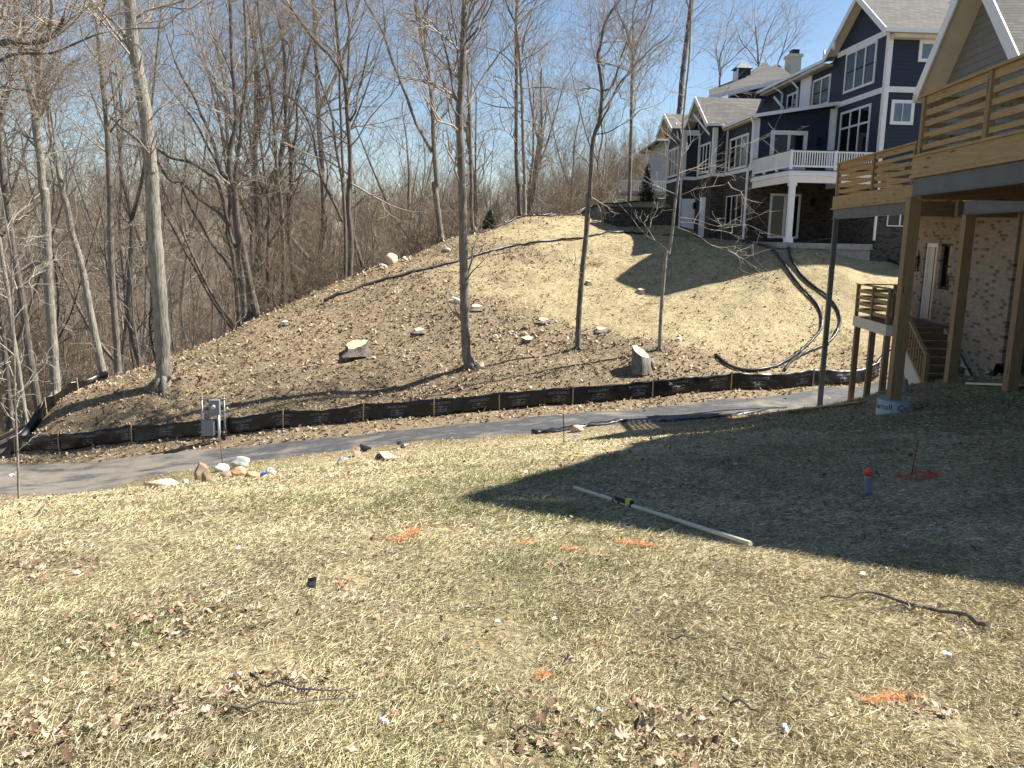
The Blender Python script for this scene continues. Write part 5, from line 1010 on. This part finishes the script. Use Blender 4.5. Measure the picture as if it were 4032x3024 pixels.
hero('tall dark leaning trunk rising behind the gable porch', (2672, 470), zz1((420, 1000), (435, 800), (455, 600), (480, 400), (505, 200), (530, 0), (555, -250)), 21, 17, [], Y=62, snap=True, bark_='bark_dark', start=.75, nb=10, L=(3, 5), seed=23, flare=0)
hero('reddish many limbed tree at the crest left of the white house', (2478, 770), r3((1620, 1400), (1628, 1100), (1632, 800), (1638, 550), (1640, 400)), 15, 11,
     [(r3((1640, 430), (1610, 300), (1580, 220), (1530, 120), (1500, 40)), 9, 5), (r3((1645, 400), (1700, 300), (1750, 200), (1790, 90), (1810, -20)), 9, 5), (r3((1640, 560), (1720, 470), (1800, 390), (1900, 320), (1950, 270)), 6, 3), (r3((1635, 600), (1580, 570), (1500, 540)), 5, 3)], Y=62, bark_='bark_grey', start=.55, nb=16, L=(3, 6), seed=24, flare=0)
hero('feathery tree in the gap above the middle of the blue house', (2985, 560), zz1((1150, 740), (1152, 640), (1150, 560), (1145, 450), (1130, 330), (1125, 250)), 9, 4, [(zz1((1150, 600), (1080, 490), (1000, 400), (970, 330)), 4, 2.5), (zz1((1160, 600), (1190, 480), (1230, 330), (1280, 220)), 4, 2.5)], Y=88, bark_='bark_dark', start=.35, nb=16, L=(3, 6), lev=2, kids=(5, 4), seed=25, flare=0, snap=False)
hero('feathery tree above the chimney of the blue house', (3050, 560), zz1((1300, 690), (1330, 600), (1380, 470), (1420, 330)), 7, 3, [(zz1((1360, 520), (1430, 440), (1500, 350), (1540, 290)), 3.5, 2)], Y=90, bark_='bark_dark', start=.25, nb=14, L=(3, 5), lev=2, kids=(5, 4), seed=26, flare=0, snap=False)
hero('bare crowned tree behind the ridge of the porch roof', (2830, 600), zz1((790, 800), (800, 680), (790, 560), (830, 420)), 8, 4, [(zz1((800, 640), (900, 560), (980, 480), (1040, 430)), 4, 2.5), (zz1((790, 700), (770, 560), (760, 440)), 4, 2.5)], Y=85, bark_='bark_dark', start=.3, nb=14, L=(3, 5), lev=2, kids=(5, 4), seed=27, flare=0, snap=False)
# tree just outside the left edge whose limbs cross the sky
hero('mossy limbed tree at the left edge, its thick limb crossing the sky', (-260, 1800), [(-270, 1400), (-280, 1000), (-290, 700), (-300, 400), (-320, 100), (-330, -200)], 60, 34,
     [([(-290, 330), (-150, 230), (-60, 190), (0, 172), (60, 160), (130, 168), (190, 155)], 30, 20), ([(190, 158), (225, 120), (250, 70), (275, 0), (290, -60)], 15, 10), ([(-290, 420), (-120, 300), (-40, 255), (0, 238), (70, 212), (200, 210), (300, 170), (400, 130), (500, 115), (640, 110)], 16, 4), ([(-280, 500), (-100, 420), (0, 345), (60, 350), (110, 360)], 8, 4)], Y=22.5, bark_='bark_dark', start=.6, nb=8, L=(1.5, 3.5), seed=28, kid_limb=9)
# --- woods: kinds of tree, then copies
def kind_tree(seed, H, r0, fork, bark_, twig_, kids=(4, 3, 3), lean=.0, nb=14):
    rg = random.Random(seed); root = empty('woodland_tree', (0, 0, 0)); b = MB(); stems = []
    P_ = [Vector((0, 0, -.6)), Vector((0, 0, .3))]; x = y = 0
    for i in range(1, 8): x += rg.gauss(lean * H / 7, H * .012); y += rg.gauss(0, H * .012); P_.append(Vector((x, y, H * .82 * i / 7)))
    stems.append(limb_tube(b, P_, r0, r0 * .28, 8, .3))
    for k_ in range(fork):
        i = rg.randint(1, 4); q0 = P_[i + 1]; t = rg.uniform(0, 6.28); e = rg.uniform(.12, .3) * H; q = [q0, q0 + Vector((math.cos(t) * e * .3, math.sin(t) * e * .3, H * .1)), q0 + Vector((math.cos(t) * e * .6, math.sin(t) * e * .6, H * .26)), q0 + Vector((math.cos(t) * e * .9, math.sin(t) * e * .9, H * .44))]
        stems.append(limb_tube(b, q, r0 * .55, r0 * .18, 7))
    b.build('trunk', M[bark_], root); S_ = []
    for si, (TP, TR) in enumerate(stems):
        m = len(TP)
        for j in range(nb if si == 0 else 7):
            f = .32 if si == 0 else .2; i = min(m - 2, int(m * (f + (1 - f) * (j + rg.random()) / (nb if si == 0 else 7)))); d = (TP[i + 1] - TP[i]).normalized(); u_ = d.orthogonal().normalized(); u_.rotate(Matrix.Rotation(rg.uniform(0, 6.28), 3, d)); an = rg.uniform(.5, 1.05)
            grow(S_, tuple(TP[i]), tuple(d * math.cos(an) + u_ * math.sin(an)), rg.uniform(.12, .24) * H, max(min(TR[i] * .5, .06), .02), 3 if j % 2 else 2, rg, .09, .2, kids, minr=.0055)
        grow(S_, tuple(TP[-1]), tuple((TP[-1] - TP[-2]).normalized()), .2 * H, TR[-1], 3, rg, .09, .18, kids, minr=.006)
    link('branches', seg_mesh('branches', S_), M[twig_], root); return root
KL = [('dark straight bare tree in the woods behind the ridge', 'bark_dark', 'twig_dark'), ('grey bare tree with rising limbs in the woods', 'bark_grey', 'twig'), ('forked bare tree with two or three limbs in the woods', 'bark_dark', 'twig'), ('slim pale barked bare tree in the woods', 'bark_pale', 'twig'), ('thin leaning bare tree in the woods', 'bark_dark', 'twig_dark'), ('broad crowned bare tree in the woods', 'bark_grey', 'twig')]
KT = [kind_tree(101, 25, .24, 0, 'bark_dark', 'twig_dark'), kind_tree(102, 27, .26, 2, 'bark_grey', 'twig'), kind_tree(103, 23, .28, 4, 'bark_dark', 'twig'), kind_tree(104, 20, .15, 0, 'bark_pale', 'twig', nb=14), kind_tree(105, 21, .17, 1, 'bark_dark', 'twig_dark', lean=.12), kind_tree(106, 24, .3, 5, 'bark_grey', 'twig')]
def copy_tree(o, parent=None):
    c = o.copy(); col.objects.link(c); c.parent = parent
    for ch in o.children: d_ = ch.copy(); col.objects.link(d_); d_.parent = c
    return c
rgw = random.Random(77); spots = []
def rid_y(x):
    a = [(q[0], q[1]) for q in [at(*r_) for r_ in RID]]; return float(np.interp(x, [p[0] for p in a], [p[1] for p in a]))
def try_spot(x, y, dmin):
    if y < rid_y(x) + 3.5 and x < 13: return False
    if x > 8 and y < 84: return False
    if any((x - a) ** 2 + (y - b) ** 2 < dmin * dmin for a, b in spots): return False
    spots.append((x, y)); return True
cnt = 0
while cnt < 32:
    y = rgw.uniform(38, 74); x = rgw.uniform(-.72, .14) * y
    if try_spot(x, y, 3.0): cnt += 1
while cnt < 68:
    y = rgw.uniform(74, 125); x = rgw.uniform(-.72, .34) * y
    if try_spot(x, y, 3.2): cnt += 1
while cnt < 112:
    y = rgw.uniform(125, 210); x = rgw.uniform(-.72, .42) * y
    if try_spot(x, y, 4.2): cnt += 1
used = set(); KP = [kind_tree(111, 13, .075, 0, 'bark_grey', 'twig', nb=9), kind_tree(112, 15, .09, 1, 'bark_dark', 'twig_dark', nb=9)]
KT += KP; KL += [('slender grey pole like sapling tree in the woods', '', ''), ('slender dark pole like sapling tree in the woods', '', '')]; slim = set(); c2 = 0
while c2 < 75:
    y = rgw.uniform(34, 84); x = rgw.uniform(-.72, .14) * y
    if try_spot(x, y, 1.3): slim.add(len(spots) - 1); c2 += 1
for i, (x, y) in enumerate(spots):
    j = rgw.choice([0, 1, 2, 3, 3, 4, 5, 1]) if i not in slim else rgw.choice([6, 7]); src = KT[j]; o = src if j not in used else copy_tree(src); used.add(j); s_ = rgw.uniform(.70, 1.0) * (1.0 if y < 74 else .66 if y < 125 else .5); 
    if x > -8 and y < 74: s_ *= .72
    o.location = (x, y, T(x, y)); o.rotation_euler = (rgw.gauss(0, .04), rgw.gauss(0, .04), rgw.uniform(0, 6.28)); o.scale = (s_, s_, s_ * rgw.uniform(.92, 1.1)); tag(o, KL[j][0], 'tree', 'bare trees in the woods')
for j in range(8):
    if j not in used: col.objects.unlink(KT[j])
# --- undergrowth: a mass of saplings and brush
def sap(seed, H, n):
    rg = random.Random(seed); S_ = []
    for k_ in range(n):
        t = rg.uniform(0, 6.28); a = rg.uniform(.02, .4); grow(S_, (rg.gauss(0, .25), rg.gauss(0, .25), -.2), (math.cos(t) * a, math.sin(t) * a, 1), H * rg.uniform(.6, 1.1), .012 + .003 * H * rg.random(), 2, rg, .06, .16, (5, 4), minr=.006, lr=.5)
    return np.array(S_)
SP = [sap(1, 3.0, 4), sap(2, 4.5, 2), sap(3, 5, 1), sap(4, 2.2, 6), sap(5, 6.0, 1), sap(6, 5.5, 2)]
def scatter_brush(name, N, ys, xs, seed, wide=1.0, sc_=(.7, 1.3)):
    rg = np.random.RandomState(seed); out = []; y = ys[0] + (ys[1] - ys[0]) * rg.rand(N * 2) ** .8; x = (xs[0] + (xs[1] - xs[0]) * rg.rand(N * 2)) * y
    ry = np.interp(x, [at(*q)[0] for q in RID], [at(*q)[1] for q in RID]); ok = ((y > ry + 1.8) | (x > 13)) & ~((x > 7) & (y < 82)) & ((x < 13) | (y > 86)) & ~((x < -14) & (y < 33)); dens = fbm(x * .12, y * .12, 3) > .36; ok &= dens; x = x[ok][:N]; y = y[ok][:N]; z = TH(x, y)
    for i in range(len(x)):
        A = SP[rg.randint(len(SP))]; t = rg.rand() * 6.28; s_ = rg.uniform(*sc_); c, s2 = math.cos(t) * s_, math.sin(t) * s_; B = A.copy()
        for o_ in (0, 3): B[:, o_] = A[:, o_] * c - A[:, o_ + 1] * s2 + x[i]; B[:, o_ + 1] = A[:, o_] * s2 + A[:, o_ + 1] * c + y[i]; B[:, o_ + 2] = A[:, o_ + 2] * s_ + z[i]
        B[:, 6:] *= s_ * wide * (1 + (y[i] - 40) / 90); out.append(B)
    return tag(link(name, seg_mesh(name, np.concatenate(out)), M['brush']), kind='stuff')
tag(scatter_brush('undergrowth', 1300, (34, 85), (-.72, .16), 3), 'brown leafless brush and saplings filling the woods', 'brush')
tag(scatter_brush('far_undergrowth', 1500, (85, 200), (-.74, .45), 4, 1.2, (.7, 1.2)), 'hazy brown brush deep in the woods', 'brush')
# far wooded skyline
rg = np.random.RandomState(9); out = []
FS = [np.array(q) for q in ([], )][:0]
for sd_ in range(4):
    S_ = []; rr = random.Random(300 + sd_); 
    grow(S_, (0, 0, 0), (0, 0, 1), 13, .16, 3, rr, .12, .10, (9, 6, 4), (.35, .8), minr=.022, lr=.5); FS.append(np.array(S_))
for i in range(520):
    y = rg.uniform(205, 330); x = rg.uniform(-.78, .6) * y; z = T(x, y); A = FS[rg.randint(4)]; t = rg.rand() * 6.28; s_ = rg.uniform(.9, 1.35); c, s2 = math.cos(t) * s_, math.sin(t) * s_; B = A.copy()
    for o_ in (0, 3): B[:, o_] = A[:, o_] * c - A[:, o_ + 1] * s2 + x; B[:, o_ + 1] = A[:, o_] * s2 + A[:, o_ + 1] * c + y; B[:, o_ + 2] = A[:, o_ + 2] * s_ + z
    out.append(B)
tag(link('far_wood', seg_mesh('far_wood', np.concatenate(out)), M['brush']), 'distant leafless wood along the skyline', 'wood', kind='stuff')
# small dark evergreens at the wood edge
def evergreen(label, u, v, h, w_):
    g = GP(u, v); root = empty('evergreen_shrub', g, label=label, cat='shrub'); rg = random.Random(int(u)); S_ = []; 
    b = MB(); b.tube([(0, 0, -.2), (0, 0, h * .9)], [.06, .02], 8); b.build('trunk', M['bark_dark'], root)
    for i in range(260):
        z = h * rg.random() ** 1.2; t = rg.uniform(0, 6.28); L = w_ * (1 - z / h * .85) * rg.uniform(.5, 1); grow(S_, (0, 0, z), (math.cos(t), math.sin(t), .25), L, .02, 1, rg, .03, .15, (5,), (.4, .8), .012)
    link('foliage', seg_mesh('foliage', S_), M['evergreen'], root)
M['evergreen'] = two('evergreen_needles', (.02, .03, .014), (.045, .06, .028), 3, .9)
evergreen('dark evergreen bush at the wood edge under the twin trees', 1058, 482, 1.1, .45); evergreen('dark evergreen bush beside the white house', 1396, 436, 2.4, .6)
# ================================================================== STRAW, GRASS, LEAVES
def blades(name, N, ys, m, seed, Lr, Wr, kind, power=1.0, label=None, sx=.70, cat='grass'):
    rg = np.random.RandomState(seed); y = ys[0] + (ys[1] - ys[0]) * rg.rand(N) ** power; x = (rg.rand(N) * 2 - 1) * sx * (y + .6)
    pm_, f, n = path_mask(x, y); st, gr, wi = cover(x, y); ok = (wi < .3) & ~((y > n - .03) & (y < f + .03)) & (x < 10.6 + 3 * (y > 26)) & ~((y > 37.8) & (x > 12) & (y < 56))
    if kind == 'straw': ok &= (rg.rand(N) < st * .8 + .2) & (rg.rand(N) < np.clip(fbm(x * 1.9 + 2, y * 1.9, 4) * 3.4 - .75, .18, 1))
    if kind == 'green': ok &= (rg.rand(N) < gr * 1.5 + .012) & (y < 24)
    x, y, st, gr = x[ok], y[ok], st[ok], gr[ok]; n_ = len(x); z = TH(x, y)
    patch = fbm(x * .7 + 3, y * .7 + 11, 2) * 6.28 * 1.2 + .2; yaw = patch + rg.normal(size=n_) * (1.9 if kind == 'straw' else 3)
    pit = np.abs(rg.normal(size=n_)) * .20 + .01 if kind == 'straw' else rg.uniform(.5, 1.35, n_)
    L = rg.uniform(*Lr, n_) * (1 if kind == 'straw' else .8); Wd = rg.uniform(*Wr, n_)
    d = np.stack([np.cos(yaw) * np.cos(pit), np.sin(yaw) * np.cos(pit), np.sin(pit)], 1); s_ = np.stack([-np.sin(yaw), np.cos(yaw), rg.normal(size=n_) * .5], 1); s_ /= np.linalg.norm(s_, axis=1, keepdims=True)
    b = np.stack([x, y, z + rg.uniform(-.002, .012, n_)], 1); V = np.stack([b - s_ * Wd[:, None] / 2, b + s_ * Wd[:, None] / 2, b + d * L[:, None] * .6 + s_ * Wd[:, None] * .35 + np.array([0, 0, 1]) * L[:, None] * .05, b + d * L[:, None]], 1)
    F = (np.arange(n_)[:, None] * 4 + np.array([0, 1, 2, 3])); t = rg.rand(n_, 1)
    if kind == 'straw': C = np.array([.56, .485, .295]) * (.50 + .75 * t) * (.62 + .75 * fbm(x * 2.2, y * 2.2, 4))[:, None] ; C = np.where(rg.rand(n_, 1) < .25, C * np.array([.50, .43, .36]), C); C = np.where(rg.rand(n_, 1) < .07, np.array([.72, .65, .46]), C); C = C * (1 - .5 * gr[:, None]) + .5 * gr[:, None] * np.array([.26, .27, .12])
    else: C = np.array([.17, .20, .075]) * (.6 + .9 * t); C = np.where(rg.rand(n_, 1) < .35, np.array([.34, .32, .16]) * (.7 + .5 * t), C)
    return tag(link(name, npmesh(name, V.reshape(-1, 3), F, np.repeat(C, 4, 0)), m), label, cat, kind='stuff')
gmat = colmat('dry_blades', .75)
blades('straw', 380000, (1.7, 5.5), gmat, 1, (.015, .065), (.0011, .0028), 'straw', .85, 'dead straw coloured grass lying flat in the foreground lawn')
blades('straw', 240000, (5.3, 11), gmat, 2, (.03, .09), (.002, .0048), 'straw', .8, 'dead straw coloured grass lying flat further down the lawn')
blades('straw', 170000, (10.7, 25), gmat, 3, (.05, .13), (.005, .011), 'straw', .8, 'dead straw coloured grass on the slope down to the path', .72)
blades('straw', 230000, (26, 62), gmat, 4, (.07, .18), (.010, .022), 'straw', .9, 'dead straw coloured grass on the hillside below the blue house', .74)
blades('green_grass', 260000, (1.7, 9), gmat, 5, (.02, .055), (.0018, .004), 'green', .8, 'short green grass coming through the straw in patches')
blades('green_grass', 130000, (8.5, 24), gmat, 6, (.03, .07), (.004, .009), 'green', .9, 'short green grass in patches down the slope')
def leaves(name, N, ys, seed, Sr, power, sx, f_keep, label, pal, up=.45):
    rg = np.random.RandomState(seed); y = ys[0] + (ys[1] - ys[0]) * rg.rand(N) ** power; x = (rg.rand(N) * 2 - 1) * sx * (y + .6)
    pm_, f, n = path_mask(x, y); st, gr, wi = cover(x, y); pr = f_keep(x, y, st, wi); ok = (rg.rand(N) < pr) & ~((y > n + .05) & (y < f - .05) & (rg.rand(N) > .012)) & (x < 10.6 + 3 * (y > 26)) & ~((y > 37.8) & (x > 12) & (y < 56))
    x, y = x[ok], y[ok]; n_ = len(x); z = TH(x, y) + rg.uniform(.002, .03, n_); yaw = rg.uniform(0, 6.28, n_); S_ = rg.uniform(0, 1, n_) ** 1.8 * (Sr[1] - Sr[0]) + Sr[0]
    tx_ = rg.normal(size=n_) * up; ty_ = rg.normal(size=n_) * up; a = np.stack([np.cos(yaw), np.sin(yaw), tx_], 1); b = np.stack([-np.sin(yaw), np.cos(yaw), ty_], 1); c = np.stack([x, y, z + S_ * .18], 1); S1 = S_[:, None]; cu_ = rg.uniform(-.5, .7, n_)[:, None] * S1 * np.array([0, 0, 1])
    j = lambda: rg.uniform(.7, 1.25, (n_, 1))
    ring = [-a * .62 * j(), -a * .25 * j() + b * .42 * j(), a * .05 * j() + b * .22 * j(), a * .28 * j() + b * .46 * j(), a * .62 * j(), a * .25 * j() - b * .42 * j(), a * .0 * j() - b * .2 * j(), -a * .3 * j() - b * .44 * j()]
    V = np.stack([c] + [c + r_ * S1 + cu_ * (1 if i % 4 == 0 else .5) for i, r_ in enumerate(ring)], 1)
    F = np.concatenate([np.arange(n_)[:, None] * 9 + np.array([0, 1 + i, 1 + (i + 1) % 8]) for i in range(8)], 0)
    P_ = np.array(pal); C = P_[rg.randint(len(P_), size=n_)] * rg.uniform(.7, 1.2, (n_, 1))
    return tag(link(name, npmesh(name, V.reshape(-1, 3), F, np.repeat(C, 9, 0)), M['leafmat']), label, 'leaves', kind='stuff')
M['leafmat'] = colmat('dry_leaf', .8)
TAN = [(.40, .31, .20), (.36, .26, .165), (.50, .42, .29), (.28, .18, .105), (.18, .11, .065), (.38, .28, .18), (.13, .08, .05), (.42, .33, .22), (.24, .15, .09)]
BRN = [(.40, .30, .20), (.30, .215, .14), (.46, .37, .26), (.22, .15, .095), (.15, .105, .07), (.50, .41, .29), (.36, .26, .175), (.27, .19, .12)]
CL = [(GP(u, v), r_) for u, v, r_ in ((350, 1345, .32), (440, 1325, .3), (530, 1330, .3), (400, 1375, .25), (500, 1500, .2), (620, 1490, .18), (400, 1550, .22), (230, 1395, .22), (20, 1240, .6), (60, 1620, .25), (1210, 1230, .14), (1360, 1600, .3), (1430, 1560, .2), (1150, 1570, .2), (1280, 1590, .25), (2080, 1360, .25), (2010, 1530, .2), (800, 1440, .12), (1010, 1500, .15), (130, 1530, .3))]
def clus(x, y): return np.minimum(sum(np.exp(-((x - p[0]) ** 2 + ((y - p[1]) / .8) ** 2) / r_ ** 2) for p, r_ in CL), 1)
lft = lambda x, y: np.clip((-x + .35 * y - .6) / 2.5, 0, 1)
leaves('leaf_litter', 20000, (1.9, 8), 11, (.006, .030), .8, .72, lambda x, y, st, wi: .35 * clus(x, y) + .13 + .45 * lft(x, y) * np.clip(fbm(x * 1.1, y * 1.1, 3) * 3 - 1.1, .06, 1), 'dry tan and brown leaves strewn over the near lawn', TAN)
leaves('leaf_litter', 60000, (1.9, 8), 15, (.008, .034), .8, .72, lambda x, y, st, wi: np.clip(clus(x, y) * 1.1 - .15, 0, .8) * np.clip(fbm(x * 6, y * 6, 2) * 3 - .9, 0, 1), 'brown leaf drifts caught in the foreground lawn', [(.26, .16, .095), (.17, .10, .06), (.36, .25, .165), (.44, .34, .23), (.11, .07, .045), (.50, .40, .28)], .45)
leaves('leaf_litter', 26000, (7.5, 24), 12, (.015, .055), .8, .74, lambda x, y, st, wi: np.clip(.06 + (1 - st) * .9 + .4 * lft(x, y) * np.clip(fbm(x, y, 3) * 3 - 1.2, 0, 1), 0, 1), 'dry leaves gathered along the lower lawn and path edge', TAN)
leaves('leaf_litter', 190000, (25, 62), 13, (.035, .115), .85, .74, lambda x, y, st, wi: np.clip((1 - st) * 1.0 + .02, 0, 1) * (wi < .4), 'shredded brown leaves covering the hillside behind the silt fence', BRN, .6)
leaves('leaf_litter', 60000, (30, 100), 14, (.10, .28), .8, .74, lambda x, y, st, wi: (wi > .4) * .9, 'brown fallen leaves on the woodland floor', BRN)
# ring of orange marking paint on the grass: painted blades
def paint(label, pix, w_, N, seed, c=(.75, .16, .05)):
    N = int(N * (.42 if seed != 8 else .3))
    P_ = [Vector(GP(*q)) for q in pix]; f, L = polyline_at(smooth(P_, 6)); rg = np.random.RandomState(seed); pts = [f(L * t)[0] for t in rg.rand(N)]; x = np.array([p.x for p in pts]) + rg.normal(size=N) * w_; y = np.array([p.y for p in pts]) + rg.normal(size=N) * w_; z = TH(x, y)
    yaw = rg.uniform(0, 6.28, N); pit = np.abs(rg.normal(size=N)) * .3; k = P_[0].y / 5; Ln = rg.uniform(.03, .09, N) * k ** .6; Wd = rg.uniform(.0016, .003, N) * k ** .8; d = np.stack([np.cos(yaw) * np.cos(pit), np.sin(yaw) * np.cos(pit), np.sin(pit)], 1); s_ = np.stack([-np.sin(yaw), np.cos(yaw), 0 * yaw], 1)
    b = np.stack([x, y, z + .008 + rg.rand(N) * .012], 1); V = np.stack([b - s_ * Wd[:, None], b + s_ * Wd[:, None], b + d * Ln[:, None]], 1); C = np.array(c) * np.array([.82, 1.5, 1.8]) * rg.uniform(.6, 1.15, (N, 1))
    me = npmesh('paint_mark', V.reshape(-1, 3), np.arange(N * 3).reshape(-1, 3), np.repeat(C, 3, 0)); tag(link('paint_mark', me, gmat), label, 'paint mark', 'orange paint marks sprayed on the ground')
paint('red orange paint ring on the shaded grass around the dark rod', [(1935, 1030), (1975, 1036), (2020, 1030), (2000, 1022), (1960, 1024)], .02, 700, 1, (.8, .06, .025))
paint('orange paint line at the bottom right of the lawn', [(1872, 1522), (1910, 1518), (1945, 1514), (1985, 1508)], .008, 420, 2)
paint('orange paint tick on the lawn left of the shadow tip', [(845, 1172), (875, 1166), (900, 1146)], .012, 420, 3)
paint('orange paint line below the white pole', [(1335, 1174), (1375, 1180), (1415, 1184)], .010, 380, 4); paint('faint orange dash in the middle of the lawn', [(1120, 1177), (1150, 1179)], .012, 120, 5); paint('short orange dash left of the crumpled leaf', [(1210, 1190), (1245, 1192)], .010, 120, 6)
paint('small orange fleck near the bottom centre', [(1172, 1455), (1174, 1475)], .004, 110, 7); paint('orange paint patch high on the hillside lawn', [(1265, 572), (1290, 572), (1300, 568)], .18, 700, 8, (.8, .28, .12)); paint('orange paint patch left of the brighter hillside one', [(1175, 600), (1185, 608)], .14, 160, 9, (.7, .3, .14))
paint('orange paint patch on the hillside near the black hoses', [(1150, 672), (1168, 671)], .10, 160, 10, (.75, .3, .15)); paint('faint orange patch right of the second thin tree', [(1405, 655), (1425, 655)], .10, 140, 11, (.75, .3, .15)); paint('faint orange patch near the foot of the black hoses', [(1680, 626), (1700, 628)], .10, 140, 12, (.75, .25, .12))
paint('faint orange patch below the blue house shadow', [(1300, 668), (1318, 668)], .08, 120, 13, (.75, .3, .15)); paint('faint orange patch under the long hose', [(1120, 637), (1130, 640)], .12, 120, 14, (.7, .3, .14))
# large dry maple leaves
def maple(label, u, v, s_, c, seed, curl=.5, stand=0):
    g = GP(u, v); rg = random.Random(seed); pr = [(0, -1), (.14, -.42), (.52, -.62), (.40, -.22), (.92, -.10), (.60, .16), (.82, .58), (.36, .44), (.26, .70), (0, 1.05)]
    pr += [(-x, y) for x, y in pr[1:-1]][::-1]; vs = [(0, 0, 0)]; 
    for x, y in pr:
        x *= rg.uniform(.6, 1.2); y *= rg.uniform(.6, 1.2); r2_ = x * x + y * y; vs.append((x, y, curl * (.35 * r2_ * (1 if x > 0 else .6) + .16 * math.sin(7 * math.atan2(y, x) + seed))))
    mid = [tuple(.5 * q + .06 * rg.uniform(-1, 1) for q in p) for p in vs[1:]]; n = len(pr); V = [vs[0]] + mid + vs[1:]; F = [(0, 1 + i, 1 + (i + 1) % n) for i in range(n)] + [(1 + i, 1 + n + i, 1 + n + (i + 1) % n, 1 + (i + 1) % n) for i in range(n)]
    b = MB(); b.add([(x * s_, y * s_, z * s_) for x, y, z in V], F, True); b.tube([(0, -s_ * .9, .0), (.1 * s_, -s_ * 1.3, .1 * s_), (.15 * s_, -s_ * 1.7, .05 * s_)], s_ * .02, 5)
    o = b.build('maple_leaf', two('leaf_%d' % seed, tuple(x * .75 for x in c), c, 30, .8), None, (g[0], g[1], g[2] + .012 + s_ * .25 * (stand > 0))); o.rotation_euler = (stand + rg.uniform(-.2, .2), rg.uniform(-.3, .3), rg.uniform(0, 6.28) if not stand else rg.uniform(-.5, .5)); sd = o.modifiers.new('t', 'SOLIDIFY'); sd.thickness = .0012; tag(o, label, 'leaf', 'large dry leaves on the lawn')
PK, TN, BR, DK = (.58, .42, .32), (.62, .50, .34), (.34, .19, .11), (.16, .09, .06)
for i, (u, v, s_, c, cu2, st_, lab) in enumerate(((1178, 612 + 963, .030, PK, .5, 0, 'pinkish leaf at the lower middle of the lawn'), (1226, 1434, .055, PK, .9, 1.1, 'curled pale leaf standing up like a hand in the middle foreground'), (1213, 1230, .06, TN, 1.0, .7, 'pale crumpled leaf nearest the middle of the lawn'),
    (376, 1550, .062, PK, .4, 0, 'biggest flat pinkish maple leaf at the lower left'), (395, 1535, .045, PK, .7, 0, 'pinkish leaf overlapping the biggest maple leaf'), (540, 1500, .045, BR, 1.0, .5, 'brown curled leaf on the small heap at the lower left'), (492, 1500, .045, TN, .9, .3, 'tan leaf on the small heap at the lower left'),
    (340, 1345, .05, PK, .7, .3, 'pinkish leaf left of the leaf drift'), (400, 1330, .045, TN, .9, .6, 'orange tan leaf standing in the leaf drift'), (470, 1320, .045, BR, .8, .3, 'brown leaf in the middle of the leaf drift'), (530, 1330, .05, BR, .8, .2, 'brown leaf at the right of the leaf drift'), (560, 1318, .045, TN, .8, .5, 'tan leaf at the far right of the leaf drift'),
    (340, 1370, .05, BR, .7, .2, 'brown leaf under the leaf drift'), (230, 1395, .045, BR, .9, .3, 'dark brown leaf left of the drift'), (235, 1500, .035, DK, 1.0, .8, 'dark curled leaf far to the left'), (735, 1275, .06, BR, .9, .5, 'brown leaf beside the black torn one'), (965, 1390, .05, DK, 1.0, .4, 'dark brown leaf left of the standing curled leaf'),
    (1365, 1525, .05, BR, .6, .3, 'brown leaf right of the bottom centre'), (1340, 1600, .06, PK, .8, .5, 'pale leaf near the bottom edge, right of centre'), (1395, 1620, .05, DK, .8, .3, 'dark leaf near the bottom edge, right of centre'), (320, 1610, .055, TN, .5, .1, 'tan leaf near the bottom left'), (60, 1640, .06, PK, .4, .1, 'pink leaf cut by the bottom left corner'), (760, 1630, .04, TN, .5, .2, 'tan leaf near the bottom edge, left of centre'),
    (850, 1555, .04, BR, .8, .4, 'brown leaf above the white torn one'), (50, 1225, .08, PK, .5, .2, 'pinkish leaf by the left edge'), (90, 1235, .08, TN, .6, .3, 'tan leaf by the left edge'), (1940, 1325, .03, DK, .9, .4, 'dark leaf above the branch'), (2130, 1480, .04, PK, .8, .3, 'pale leaf at the right side'), (2085, 1530, .04, TN, .8, .3, 'tan leaf right of the orange line'), (1550, 1390, .03, BR, .7, .2, 'brown leaf left of the fallen branch'), (2040, 1550, .05, PK, .7, .3, 'pinkish leaf below the orange line'))):
    maple(lab, u, v, s_ * .55, tuple(.8 * q for q in c), 500 + i, cu2 * 1.7, st_)
